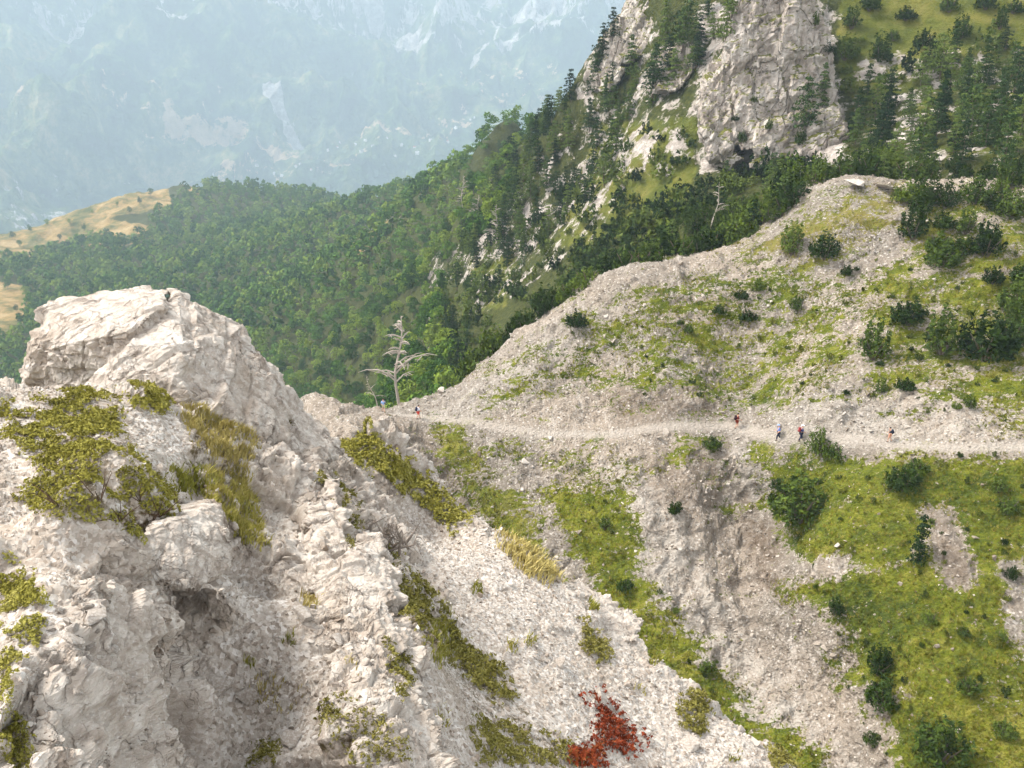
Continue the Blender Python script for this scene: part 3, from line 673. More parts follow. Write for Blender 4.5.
tag(r4, 'fractured grey rock wall falling from the gravel ledge at the lower left corner', 'rock')
fin = [(305, 432, 22.3), (335, 478, 18.9), (360, 540, 15.8), (380, 600, 13.4), (398, 650, 12.1), (415, 700, 11.1), (442, 775, 9.95)]
foot = [(282, 470, 20.2), (300, 530, 16.5), (312, 590, 13.9), (330, 640, 12.2), (350, 690, 11.1), (372, 740, 10.3), (390, 800, 9.5)]
FH = []
UPF = np.array([-.02, -.04, .06]); rj = np.random.default_rng(8)
for a in range(6):
    h_ = [P(*fin[a]), P(*fin[a + 1]), P(*foot[a]), P(*foot[a + 1])]
    h_ += [P(*fin[a]) + np.array([.35, .5, -1.6]), P(*fin[a + 1]) + np.array([.35, .5, -1.6]), P(*foot[a]) + np.array([0, .6, -1.2]), P(*foot[a + 1]) + np.array([0, .6, -1.2])]
    h_ += [(P(*fin[a]) + P(*fin[a + 1])) / 2 + np.array([-.12, -.1, .12])]
    FH.append([q + UPF + rj.normal(size=3) * np.array([.14, .14, .10]) for q in h_])
r5, _ = hull_mass('rock_outcrop', FH, .026, fg_disp(.20, .9), M_ROCK)
tag(r5, 'long pale rock fin dropping steeply between the gravel chute and the green gully', 'rock')
# broken blocks along the right-hand crest
r6, _ = hull_mass('rock_outcrop', [[P(548, 590, 25), P(575, 578, 26), P(610, 600, 25.5), P(640, 620, 25), P(636, 640, 23.6), P(590, 640, 22.8), P(560, 615, 23.5), P(600, 650, 25)],
   [P(610, 625, 24), P(645, 640, 24), P(655, 668, 23), P(620, 670, 22), P(600, 650, 22.4), P(630, 690, 24)]], .05, fg_disp(.22, .9), M_ROCK)
tag(r6, 'jagged pale blocks on the edge of the right scree crest above the grassy gully', 'rock')

def cliff_mat():
    n = N('cliff_limestone', .95, .15)
    c = n.ramp(n.noise(.35, 8, .72, n.map((1, 1, .6))), [(.3, lin((118, 107, 96))), (.46, lin((152, 141, 130))), (.58, lin((174, 164, 153))), (.75, lin((192, 185, 176)))])
    c = n.mix(n.rng(n.noise(.12, 5, .65, n.map((1, 1, .3))), .55, .7, 0, .6), c, lin((134, 122, 110)))
    c = n.mix(n.rng(n.noise(.5, 3, .6, n.map((1.6, 1.6, .25))), .62, .72, 0, .5), c, lin((108, 102, 92)))
    nz = n.node('ShaderNodeSeparateXYZ'); g = n.node('ShaderNodeNewGeometry'); n.L(g.outputs['Normal'], nz.inputs[0])
    led = n.rng(n.math('ADD', nz.outputs[2], n.math('MULTIPLY', n.math('SUBTRACT', n.noise(.4, 5, .7), .5), .9)), .62, .78)
    c = n.mix(led, c, lin((96, 96, 44)))
    n.color(c); b = n.bump(n.noise(.5, 10, .75, n.map((1, 1, .7))), .8, 1); n.bump(n.rng(n.voro(.28, 'DISTANCE_TO_EDGE', n.map((1, 1, .45), (.2, .3, 0))), 0, .05), .5, .8, b)
    return n.m
M_CLIFF = cliff_mat()
def cl_disp(a=1.5, s=9):
    def f(p, n):
        q = p * np.array([1, 1, .38]) + np.stack([fbm(p, 12, 2, 5), fbm(p, 12, 2, 6), 0 * p[:, 0]], 1) * 2.5
        v1, e1 = facets(q, s, 201, .8, 90); v2, e2 = facets(q, s * .36, 211, 1.0, 80); v3, e3 = facets(p, s * .13, 221, 1.0)
        return a * (.95 * v1 + .25 * v2 + .10 * v3 + .9 * blocks(p, (5, 6, 9), (.1, .12, .3), s=71)[0] + .5 * blocks(p, (2.2, 2.0, 1.5), (.1, .16, .3), s=72)[0] + .22 * blocks(p, (.9, .9, .7), (.1, .16, .3), s=73)[0] - .5 * smooth(.08, 0, e1) - .22 * smooth(.1, 0, e2)) + (ridged(q, 5, 4, 9) - .5) * a * .7
    return f
def chull(front, back=16):
    return [P(*t) for t in front] + [P(t[0], t[1], t[2] + back) for t in front]
c1, c1co = hull_mass('cliff', [
    chull([(748, -60, 189), (785, -60, 191), (760, 0, 186), (795, 0, 187), (736, 30, 186), (724, 70, 183), (760, 60, 181), (800, 60, 182), (716, 100, 182), (790, 120, 180), (740, 130, 180), (775, 90, 180.5)]),
    chull([(780, -50, 188), (800, -20, 190), (818, 20, 189), (830, 60, 186), (834, 110, 182), (792, 20, 184), (790, 80, 180.5), (795, 120, 179), (815, 30, 184), (818, 100, 180)]),
    chull([(724, 60, 183), (706, 78, 184), (694, 108, 183), (702, 135, 180), (725, 140, 179), (752, 150, 177.5), (760, 120, 178), (745, 90, 180)]),
    chull([(760, 118, 178), (795, 112, 178.5), (838, 106, 180), (846, 128, 177), (830, 150, 174), (790, 158, 174), (752, 166, 175), (770, 140, 175.5), (815, 128, 175.5)]),
    chull([(702, 130, 179), (724, 140, 177), (745, 158, 175.5), (730, 170, 176), (708, 158, 178)])], .42, cl_disp(), M_CLIFF)
tag(c1, 'tall pale limestone cliff towering over the pine slope', kind='structure')
c2, c2co = hull_mass('cliff', [
    chull([(618, 20, 258), (650, -30, 258), (690, -40, 255), (676, 10, 246), (655, 50, 240), (628, 62, 242), (604, 60, 250), (600, 40, 256)], 18),
    chull([(600, 60, 252), (612, 56, 247), (624, 70, 243), (610, 92, 243), (592, 92, 252), (588, 76, 256)], 14),
    chull([(655, 55, 226), (690, 40, 222), (700, 60, 216), (680, 90, 212), (655, 92, 216)], 12)], .6, cl_disp(1.6, 8), M_CLIFF)
tag(c2, 'pale limestone crag on the skyline left of the tall cliff', kind='structure')
# ================================================================== foliage kit
def leaf_mat(name, cols, rough=.75, var=.5, trans=0.0, nscale=.8):
    n = N(name, 1.0, .04)
    oi = n.node('ShaderNodeObjectInfo').outputs['Random']
    f = n.math('ADD', n.math('MULTIPLY', n.noise(nscale, 3, .6), .75), n.math('MULTIPLY', n.math('SUBTRACT', oi, .5), var))
    f = n.math('ADD', f, .125)
    n.color(n.ramp(f, [(.25, lin(cols[0])), (.5, lin(cols[1])), (.75, lin(cols[2]))]))
    return n.m
def forest_mat(name, cols):
    """many crowns in one mesh: every crown carries its own tint"""
    n = N(name, 1.0, .04)
    f = n.math('ADD', n.math('MULTIPLY', n.attr('tint'), .62), n.math('MULTIPLY', n.noise(.6, 4, .7), .45))
    n.color(n.ramp(f, [(.2, lin(cols[0])), (.5, lin(cols[1])), (.85, lin(cols[2]))]))
    return n.m
def bark_mat(name, a, b, sc=6):
    n = N(name, .95, .1); n.color(n.mix(n.noise(sc, 5, .7, n.map((1, 1, .2))), lin(a), lin(b))); n.bump(n.noise(sc * 2, 4, .7, n.map((1, 1, .2))), .03, .8); return n.m
BEECH = [(48, 72, 30), (74, 104, 38), (116, 132, 52)]
PINE = [(28, 44, 24), (50, 68, 34), (92, 106, 50)]
M_BEECH = leaf_mat('beech_leaves', BEECH, var=.8, nscale=.6); M_PINE = leaf_mat('pine_needles', PINE, var=.6, nscale=1.0)
M_MUGO = leaf_mat('mountain_pine_needles', [(26, 40, 16), (50, 66, 26), (90, 104, 42)], var=.4, nscale=2.2)
M_FOREST = forest_mat('forest_leaves', [(46, 72, 30), (76, 106, 42), (118, 134, 56)])
M_BARK = bark_mat('grey_brown_bark', (70, 60, 50), (112, 100, 88)); M_DEAD = bark_mat('bleached_dead_wood', (122, 110, 98), (186, 176, 164), 10)

def rand_dirs(n, r):
    v = r.normal(size=(n, 3)); return v / np.linalg.norm(v, axis=1, keepdims=True)
def leaves(centres, normals, size, r, kind='tri', lift=.5):
    """small faces at the given points, facing roughly along the normals"""
    n = len(centres)
    nn = normals + r.normal(size=(n, 3)) * lift; nn /= np.linalg.norm(nn, axis=1, keepdims=True)
    a = np.cross(nn, rand_dirs(n, r)); a /= np.linalg.norm(a, axis=1, keepdims=True) + 1e-9
    b = np.cross(nn, a)
    s = (size * (.6 + .8 * r.random(n)))[:, None]
    if kind == 'tri':
        V = np.stack([centres + a * s, centres - .5 * a * s + .8 * b * s, centres - .5 * a * s - .8 * b * s], 1)
        return V.reshape(-1, 3), np.arange(3 * n).reshape(-1, 3)
    V = np.stack([centres + a * s, centres + b * s * .45, centres - a * s, centres - b * s * .45], 1).reshape(-1, 3)
    q = np.arange(n)[:, None] * 4
    return V, np.concatenate([q + [0, 1, 2], q + [0, 2, 3]])
def blobs_points(bl, npb, r, shell=.75, flat=1.0, low=-.35):
    """points on the outside of a set of ellipsoid blobs, with none deep inside another blob"""
    C_ = []; Nn = []
    bl = np.array(bl)
    for (x, y, z, rx, rz) in bl:
        d = rand_dirs(npb, r); d = d[d[:, 2] > low]
        rad = shell + (1 - shell) * r.random(len(d)) ** .5 + .12 * r.normal(size=len(d))
        C_.append(np.array([x, y, z]) + d * rad[:, None] * np.array([rx, rx, rz])); Nn.append(d)
    C_ = np.concatenate(C_); Nn = np.concatenate(Nn)
    inside = np.zeros(len(C_), bool)
    for (x, y, z, rx, rz) in bl:
        q = (C_ - [x, y, z]) / np.array([rx, rx, rz]); inside |= (q ** 2).sum(1) < .42
    return C_[~inside], Nn[~inside]
def beech_crown(seed, blobs=22, npb=90, leaf=.26, h=8., w=2.9):
    r = np.random.default_rng(seed); bl = []
    for k in range(blobs):
        z = h * (.32 + .62 * r.random()); f = math.sin(math.pi * min(1, max(.12, (z / h - .12) / .95))) ** .6
        a = r.random() * 6.283; d = w * f * (.25 + .6 * r.random()); s = w * (.30 + .22 * r.random())
        bl.append((d * math.cos(a), d * math.sin(a), z, s, s * .8))
    c, n = blobs_points(bl, npb, r); return leaves(c, n, leaf, r)
def pine_crown(seed, tiers=11, h=11., w=2.4, npb=46, leaf=.27, lean=.0, bare=.25, round_=.5):
    r = np.random.default_rng(seed); bl = []
    for k in range(tiers):
        f = k / (tiers - 1); z = h * (bare + (1 - bare) * f * .98)
        rad = w * ((1 - f) ** .75 * (1 - round_) + round_ * math.sqrt(max(0, 1 - (f * 1.02 - .25) ** 2)) * (1.02 - f) ** .35)
        m = max(1, int(5 * rad / w + 1.5)); a0 = r.random() * 6.283
        for j in range(m):
            if r.random() < .12: continue
            a = a0 + j * 6.283 / m + r.normal() * .3; d = rad * (.45 + .45 * r.random())
            s = .28 * w + .22 * rad * r.random()
            bl.append((d * math.cos(a) + lean * z, d * math.sin(a), z + .3 * r.normal() - .06 * d, s, s * .42))
        bl.append((lean * z, 0, z, .22 * w, .5))
    c, n = blobs_points(bl, npb, r, .55); n = n + np.array([0, 0, .35]); return leaves(c, n, leaf, r, 'quad', .7)
def mugo_bush(seed, n_sh=46, h=2., w=1.6, npb=26, leaf=.10, upright=1.0):
    """a mountain pine: many upcurved shoots thick with needles"""
    r = np.random.default_rng(seed); Cc = []; Nn = []
    for k in range(n_sh):
        a = r.random() * 6.283; d = w * math.sqrt(r.random()); hh = h * (1 - .62 * (d / w) ** 2) * (.72 + .5 * r.random())
        x, y = d * math.cos(a), d * math.sin(a)
        for m in range(npb):
            f = r.random() ** .7; z = hh * (.12 + .88 * f); rr = (.17 * w) * (1.15 - f) + .03
            b = r.random() * 6.283; sx = x * (.55 + .45 * f ** .6); sy = y * (.55 + .45 * f ** .6)
            Cc.append((sx + rr * math.cos(b), sy + rr * math.sin(b), z)); Nn.append((math.cos(b) * .8, math.sin(b) * .8, .5))
    return leaves(np.array(Cc), np.array(Nn), leaf, r, 'quad', .7)
def tube(pts, rad, sides=6):
    """tapered tube through points"""
    pts = [np.array(p, float) for p in pts]; V = []; Fc = []
    for i, p in enumerate(pts):
        d = pts[min(i + 1, len(pts) - 1)] - pts[max(i - 1, 0)]; d /= np.linalg.norm(d) + 1e-9
        u = np.cross(d, [0.31, .9, .2]); u /= np.linalg.norm(u); w = np.cross(d, u)
        for s in range(sides):
            a = s * 2 * math.pi / sides; V.append(p + rad[i] * (math.cos(a) * u + math.sin(a) * w))
    for i in range(len(pts) - 1):
        for s in range(sides):
            a, b = i * sides + s, i * sides + (s + 1) % sides
            Fc.append((a, b, b + sides)); Fc.append((a, b + sides, a + sides))
    e = (len(pts) - 1) * sides
    for s in range(1, sides - 1): Fc.append((e, e + s, e + s + 1)); Fc.append((0, s + 1, s))
    return np.array(V), np.array(Fc)
def merge(parts):
    V = []; Fc = []; o = 0
    for v, f in parts: V.append(v); Fc.append(f + o); o += len(v)
    return np.concatenate(V), np.concatenate(Fc)
def trunk_limbs(h, r0, seed, limbs=7, bare=.3, lean=0):
    r = np.random.default_rng(seed); P_ = [(lean * z + .1 * r.normal(), .1 * r.normal(), z) for z in np.linspace(-.6, h * .94, 7)]
    parts = [tube(P_, np.linspace(r0, r0 * .15, 7))]
    for k in range(limbs):
        z = h * (bare + .6 * r.random()); a = r.random() * 6.283; L = .2 * h * (1.1 - z / h)
        s = np.array([lean * z, 0, z]); e = s + np.array([math.cos(a) * L, math.sin(a) * L, L * .45]); m = (s + e) / 2 + [0, 0, -.05 * L]
        parts.append(tube([s, m, e], [r0 * .35, r0 * .22, r0 * .08], 5))
    return merge(parts)

# ---- placing on the terrain
_AR = {}
def sampler(G, weight, n, r):
    g = G
    if id(G) not in _AR:
        du = np.gradient(g, axis=0); dv = np.gradient(g, axis=1); _AR[id(G)] = (du, dv, np.linalg.norm(np.cross(du, dv), axis=-1).ravel())
    du, dv, area = _AR[id(G)]
    w = area * weight.ravel(); w = np.clip(w, 0, None); w /= w.sum()
    idx = r.choice(len(w), n, p=w); i = idx // g.shape[1]; j = idx % g.shape[1]
    a = r.random(n)[:, None] - .5; b = r.random(n)[:, None] - .5
    p = g[i, j] + a * du[i, j] + b * dv[i, j]
    return p, idx
def thin(p, dmin):
    """drop points closer than dmin (array) to an earlier one, on a hash grid"""
    cell = float(np.max(dmin)); D = {}; keep = []
    for k in range(len(p)):
        cx, cy = int(p[k, 0] // cell), int(p[k, 1] // cell); ok = True
        for a in (-1, 0, 1):
            for b in (-1, 0, 1):
                for m in D.get((cx + a, cy + b), ()):
                    if (p[k, 0] - p[m, 0]) ** 2 + (p[k, 1] - p[m, 1]) ** 2 < dmin[k] ** 2: ok = False; break
                if not ok: break
            if not ok: break
        if ok: D.setdefault((cx, cy), []).append(k); keep.append(k)
    return np.array(keep, int)
class Hit:
    def __init__(s, G):
        s.f = G.reshape(-1, 3); s.x, s.y, s.t = project(s.f)
    def __call__(s, px, py, rad=2.5):
        m = np.where((np.abs(s.x - px) < rad) & (np.abs(s.y - py) < rad))[0]
        if len(m) == 0: return s(px, py, rad * 2) if rad < 40 else None
        t = s.t[m]; near = m[t < t.min() * 1.03 + .2]
        d = (s.x[near] - px) ** 2 + (s.y[near] - py) ** 2
        return s.f[near[d.argmin()]].copy()
hitA, hitB, hitC, hitD = Hit(GA2), Hit(GB2), Hit(GC2), Hit(GD2)
def mpp(p):  # metres per pixel at a point
    return project(np.array(p)[None])[2][0] / F

# ================================================================== kinds of tree
def variants(name, fn, mat, n, **kw):
    out = []
    for k in range(n):
        v, f = fn(100 + 7 * k, **{a: (b[k % len(b)] if isinstance(b, list) else b) for a, b in kw.items()})
        out.append(mesh_np(name, v, f, mat))
    return out
crown_beech = variants('crown', beech_crown, M_BEECH, 5, w=[2.9, 2.5, 3.2, 2.7, 3.0], h=[8, 9, 7.5, 8.5, 8])
trunk_beech = [mesh_np('trunk', *trunk_limbs(7, .2, 5 + k), M_BARK) for k in range(2)]
crown_pine = variants('crown', pine_crown, M_PINE, 7, h=[10.5, 11, 10, 12, 9, 10.5, 10], w=[3.0, 2.5, 3.3, 2.2, 3.4, 2.8, 2.6], tiers=[9, 11, 8, 11, 8, 9, 10], npb=[56], round_=[.6, .3, .8, .4, .9, .7, .25], lean=[0, .03, -.05, 0, .06, 0, .02], bare=[.2, .1, .28, .12, .25, .18, .06])
trunk_pine = [mesh_np('trunk', *trunk_limbs(10, .2, 25 + k), M_BARK) for k in range(2)]
fol_mugo = variants('foliage', mugo_bush, M_MUGO, 6, h=[2, 1.6, 2.4, 1.2, 2.0, 1.5], w=[1.0, 1.15, .85, 1.1, 1.15, .85], n_sh=[40, 52, 40, 46, 60, 36])
stem_mugo = [mesh_np('stem', *merge([tube([(0, 0, -.2), (.3 * math.cos(a), .3 * math.sin(a), .5), (.7 * math.cos(a), .7 * math.sin(a), 1.1)], [.06, .045, .02], 5) for a in (0.3, 1.6, 2.9, 4.1, 5.3)]), M_BARK)]

proto = {}
def plant(kind, ci, loc, s, rz, label, cat, group, sz=None):
    crowns, stems, cn, sn = {'broadleaf_tree': (crown_beech, trunk_beech, 'crown', 'trunk'), 'pine_tree': (crown_pine, trunk_pine, 'crown', 'trunk'), 'pine_shrub': (fol_mugo, stem_mugo, 'foliage', 'stem')}[kind]
    e = empty(kind, tuple(map(float, loc)), rz, (s, s, sz or s))
    link(cn, crowns[ci % len(crowns)], e); link(sn, stems[ci % len(stems)], e)
    tag(e, label, cat, group); return e

# ================================================================== the broadleaf forest
rf = np.random.default_rng(31)
fpoly = [[(-80, 250), (60, 232), (130, 245), (165, 200), (205, 184), (300, 180), (360, 178), (440, 160), (520, 118), (560, 100), (520, 160), (500, 230), (450, 260), (440, 330), (460, 400), (440, 520), (-80, 620)]]
nofor = [[(-60, 232), (60, 216), (120, 198), (168, 186), (170, 205), (110, 222), (60, 250), (0, 264), (-60, 268)], [(-10, 282), (24, 285), (30, 305), (12, 338), (-10, 340)], [(344, 252), (378, 228), (392, 220), (380, 236), (352, 256)], [(178, 184), (206, 183), (204, 190), (182, 192)],
         [(95, 232), (150, 225), (150, 232), (100, 240)]]
px, py, t = project(fC)
wf = paint(fpoly, px, py, 3); wf = paint([(b, -1.0) for b in nofor], px, py, 3, wf)
wf[(t > 2200) | (px < -80) | (py > 620)] = 0
p, idx = sampler(GC2, wf / np.maximum(fC[:, 1], 100) ** 1.0 * (wf > .4), 60000, rf)
DEPTH_ALL = DEPTH; DEPTH = np.full((192, 256), 1e9); zbuf(GC2)      # hidden by the mountain itself only: the woods go on behind the near rocks
vis = visible(p + np.array([0, 0, 5]), .06); p = p[vis]; DEPTH = DEPTH_ALL
dm = np.clip(4.9 + (p[:, 1] - 300) * .0040, 4.7, 9)
keep = thin(p, dm); p = p[keep]
order = np.argsort(project(p)[2] + 1e5 * ~visible(p + np.array([0, 0, 5]), .06)); p = p[order]
print('forest trees', len(p))
grp = 'broadleaf trees at the near edge of the forest'
tt = np.random.default_rng(5)
ncross = 300
for k in range(min(ncross, len(p))):
    s = .66 + .6 * tt.random() ** 1.3
    plant('broadleaf_tree', k % 5, p[k] - [0, 0, .8], s, tt.random() * 6.28, 'round crowned green broadleaf tree in the near part of the forest behind the bare spur', 'tree', grp)
def mass(name, pts, base, s_fn, mat, r, dz=-.8):
    Vs = []; Fs = []; Ts = []; o = 0
    for k, (bv, bf) in enumerate(base):
        q = pts[k::len(base)]
        if len(q) == 0: continue
        n = len(q); a = r.random(n) * 6.283; s = s_fn(q) * (.62 + .75 * r.random(n) ** 1.3)
        ca, sa = np.cos(a)[:, None], np.sin(a)[:, None]
        V = np.stack([(ca * bv[:, 0] - sa * bv[:, 1]) * s[:, None] + q[:, :1], (sa * bv[:, 0] + ca * bv[:, 1]) * s[:, None] + q[:, 1:2], bv[:, 2] * (s * (.9 + .25 * r.random(n)))[:, None] + q[:, 2:] + dz], -1)
        Fs.append((bf[None] + (np.arange(n) * len(bv))[:, None, None]).reshape(-1, 3) + o); o += n * len(bv)
        Vs.append(V.reshape(-1, 3)); Ts.append(np.repeat(r.random(n), len(bv)))
    return link(name, mesh_np(name, np.concatenate(Vs), np.concatenate(Fs), mat, False, {'tint': np.concatenate(Ts)}))
rest = p[ncross:]
lodA = [beech_crown(300 + k, 13, 50, .36) for k in range(4)]; lodB = [beech_crown(320 + k, 8, 26, .7) for k in range(4)]
print('lod', len(lodA[0][1]), len(lodB[0][1]))
sA = rest[project(rest)[2] < 520]; sB = rest[project(rest)[2] >= 520]
fullp = np.concatenate([sA, sB])
Vs = []
def joined():
    o1 = mass('forest', sA, lodA, lambda q: .84 + .0006 * q[:, 1], M_FOREST, tt)
    o2 = mass('forest', sB, lodB, lambda q: .84 + .0006 * q[:, 1], M_FOREST, tt)
    # one object: append the far part to the near part
    bm = bmesh.new(); bm.from_mesh(o1.data); bm.from_mesh(o2.data); me = bpy.data.meshes.new('forest'); bm.to_mesh(me); bm.free()
    me.materials.append(M_FOREST); bpy.data.objects.remove(o2); o1.data = me
    return o1
fo = joined(); tag(fo, 'dense broadleaf forest covering the far flank and spur', 'forest', kind='stuff')

# ================================================================== pines on the mountain
px, py, t = project(fC)
zones = [
 ('dark pine standing on the rocky rib left of the tall cliff', 'pines on the rocky rib left of the cliff', [([(592, 80), (600, 60), (640, 70), (660, 20), (690, -20), (742, -10), (715, 66), (685, 110), (640, 110), (600, 200), (560, 230), (500, 280), (470, 300), (455, 250), (480, 210), (490, 150), (540, 112)], 1)], 95, (.62, .95), 0),
 ('dark conical pine at the upper edge of the forest below the crag', 'pines at the upper edge of the forest', [([(430, 330), (455, 250), (480, 200), (500, 150), (560, 110), (590, 90), (560, 160), (520, 250), (490, 330), (440, 400), (425, 380)], 1)], 55, (.6, .9), 0),
 ('dark pine on the slope right of the tall cliff', 'pines on the slope right of the cliff', [([(850, 100), (900, 95), (960, 60), (1030, 30), (1080, 20), (1080, 175), (860, 175), (850, 130)], 1)], 60, (.45, .9), 0),
]
npine = 0
for zi, (lab, grp, polys, cnt, (s0, s1), _) in enumerate(zones):
    w = paint(polys, px, py, 3); w = w * (w > .3) / np.maximum(t, 80) ** 1.0
    q, idx = sampler(GC2, w, cnt * 12, rf); vis = visible(q + np.array([0, 0, 4]), .05); q = q[vis]
    q = q[thin(q, np.full(len(q), 3.6))][:cnt]
    for c in q:
        s = s0 + (s1 - s0) * rf.random(); npine += 1
        plant('pine_tree', int(rf.integers(7)), c - [0, 0, .5], s, rf.random() * 6.28, lab, 'tree', grp)
# belt of pines and mountain pines behind the stony knoll
w = paint([([(560, 290), (600, 235), (680, 200), (720, 180), (760, 168), (860, 165), (1080, 165), (1080, 192), (930, 192), (870, 184), (800, 205), (740, 246), (650, 268), (570, 300)], 1)], px, py, 4)
q, idx = sampler(GC2, w * (w > .4), 9000, rf); q = q[visible(q + np.array([0, 0, 2.2]), .05)]; q = q[thin(q, np.full(len(q), 2.1))]
print('belt', len(q)); nb = 0; extra = []
q = q[np.argsort(project(q)[2])]
for k, c in enumerate(q):
    if k % 9 == 0 and k < 360: plant('pine_tree', int(rf.integers(7)), c - [0, 0, .4], .36 + .2 * rf.random(), rf.random() * 6.28, 'small dark pine rising out of the scrub behind the stony knoll', 'tree', 'small pines in the scrub belt')
    elif nb < 35: nb += 1; plant('pine_shrub', int(rf.integers(6)), c - [0, 0, .2], 1.1 + .8 * rf.random(), rf.random() * 6.28, 'dense green mountain pine bush in the belt behind the stony knoll', 'shrub', 'mountain pine bushes behind the knoll')
    else: extra.append(c)
# bushes rooted just over the crest of the knoll
for k in range(105):
    x = -7 + 52 * rf.random() if k < 85 else 42 + 30 * rf.random()
    yr = np.interp(x, [r_[0] for r_ in ridgeB], [r_[1] for r_ in ridgeB]); y = yr + 3.0 + 13 * rf.random() ** .8
    c = np.array([x, y, float(HB(np.array([x]), np.array([y]))[0])])
    if x < 10: c[2] -= .6
    if k % 8 == 0: plant('pine_tree', int(rf.integers(7)), c - [0, 0, .6], .42 + .2 * rf.random(), rf.random() * 6.28, 'small dark pine rising out of the scrub behind the stony knoll', 'tree', 'small pines in the scrub belt')
    else: plant('pine_shrub', int(rf.integers(6)), c - [0, 0, .3], 1.7 + 1.0 * rf.random(), rf.random() * 6.28, 'dense green mountain pine bush in the belt behind the stony knoll', 'shrub', 'mountain pine bushes behind the knoll')
w = paint([([(845, 60), (1080, 30), (1080, 185), (860, 185)], .5), ([(430, 400), (440, 330), (470, 280), (500, 250), (560, 180), (590, 160), (690, 120), (700, 190), (730, 230), (600, 290), (540, 320)], 1), ([(845, 60), (838, 20), (900, -5), (1000, 0), (1000, 30)], .1)], px, py, 3)
q, idx = sampler(GC2, w * (w > .06), 6000, rf); q = q[visible(q + np.array([0, 0, 1.5]), .05)]; q = q[thin(q, np.full(len(q), 2.7))]
q = q[np.argsort(project(q)[2])]; print('scrub', len(q))
for k, c in enumerate(q):
    if k >= 15: extra.append(c); continue
    right = project(c[None])[0][0] > 780
    plant('pine_shrub', int(rf.integers(6)), c - [0, 0, .2], .9 + 1.0 * rf.random(), rf.random() * 6.28, 'low dark scrub bush between the pines right of the cliff' if right else 'low dark scrub bush on the rocky rib left of the cliff', 'shrub', 'low bushes on the right slope' if right else 'low bushes on the left rib')
lodM = [mugo_bush(400 + k, 16, [1.6, 2.1, 1.3][k], 1.3, 14, .2) for k in range(3)]
extra = np.array(extra); print('extra', len(extra))
sc_ = mass('scrub', extra, lodM, lambda q: 1.9 + 0 * q[:, 1], forest_mat('scrub_needles', [(26, 40, 20), (50, 66, 28), (92, 102, 44)]), rf, -.2)
tag(sc_, 'dark green scrub covering the mountain flank between the pines', 'scrub', kind='stuff')
# a second storey of pines behind the nearest ones, one mass of wood
w = paint([([(430, 400), (430, 330), (455, 250), (480, 200), (500, 150), (560, 112), (590, 90), (620, 90), (640, 110), (600, 180), (560, 240), (500, 290), (450, 400)], 1), ([(870, 120), (1080, 70), (1080, 175), (870, 175)], .32)], px, py, 3)
q, idx = sampler(GC2, w * (w > .3), 900, rf); q = q[visible(q + np.array([0, 0, 3]), .05)]; q = q[thin(q, np.full(len(q), 4.2))]; print('pinewood', len(q))
lodP = [pine_crown(500 + k, 9, [10, 11, 9][k], [2.4, 2.0, 2.7][k], 24, .3, bare=.15, round_=[.5, .2, .7][k]) for k in range(3)]
pw = mass('pine_wood', q, lodP, lambda q: .72 + 0 * q[:, 1], forest_mat('pine_wood_needles', PINE), rf, -.4)
tag(pw, 'dark pine wood thickening on the rocky flank', 'pine wood', kind='stuff')

for k in range(13):
    c = hitC([852, 868, 880, 905, 925, 948, 960, 985, 1000, 1012, 845, 893, 935][k], [28, 10, 62, 20, 48, 12, 38, 8, 30, 14, 60, 40, 70][k])
    if c is not None: plant('pine_shrub', k % 6, c - [0, 0, .1], 1.6 + 1.4 * rf.random(), rf.random() * 6.28, 'dark bush scattered on the yellow meadow above the right slope', 'shrub', 'bushes on the upper meadow')

hitK = Hit(np.concatenate([c1co, c2co])[None])
for k, (x, y, s_, kind) in enumerate([(805, 135, 1.0, 'pine_tree'), (812, 118, .8, 'pine_shrub'), (800, 145, 1.4, 'pine_shrub'), (822, 108, .7, 'pine_tree'), (828, 52, 1.2, 'pine_shrub'), (755, 100, .9, 'pine_shrub'), (770, 128, 1.0, 'pine_shrub'), (742, 142, 1.2, 'pine_shrub'), (735, 120, .8, 'pine_shrub'), (815, 25, 1.1, 'pine_shrub'),
    (700, 60, .8, 'pine_tree'), (690, 85, .9, 'pine_tree'), (682, 50, .9, 'pine_tree'), (668, 70, .8, 'pine_tree'), (690, 25, .9, 'pine_tree'), (712, 30, .8, 'pine_tree'), (672, 30, .8, 'pine_tree'), (705, 8, .8, 'pine_tree'), (640, 95, .8, 'pine_tree'), (655, 85, .9, 'pine_tree'), (600, 55, .8, 'pine_tree'), (612, 42, .8, 'pine_tree'), (596, 92, .9, 'pine_tree'), (620, 100, .7, 'pine_tree')]):
    c = hitK(x, y, 5)
    if c is None: continue
    plant(kind, k % 7, c - [0, 0, .3], s_, rf.random() * 6.28, ('dark pine rooted in the face of the pale crags' if kind == 'pine_tree' else 'small dark bush clinging to a ledge of the tall cliff'), 'tree' if kind == 'pine_tree' else 'shrub', 'pines rooted on the crags' if kind == 'pine_tree' else 'bushes on the cliff ledges')

for k, (x, y) in enumerate([(20, 248), (30, 232), (48, 226), (70, 224), (92, 214), (118, 207), (140, 205), (25, 296), (16, 312), (8, 290), (60, 240), (84, 232), (150, 196), (130, 214), (12, 240)]):
    c = hitC(x, y)
    if c is not None: plant('broadleaf_tree', k % 5, c - [0, 0, .8], .8 + .7 * tt.random(), tt.random() * 6.28, 'round tree dotted on the tan meadow at the far left', 'tree', 'trees dotted over the far left meadows')
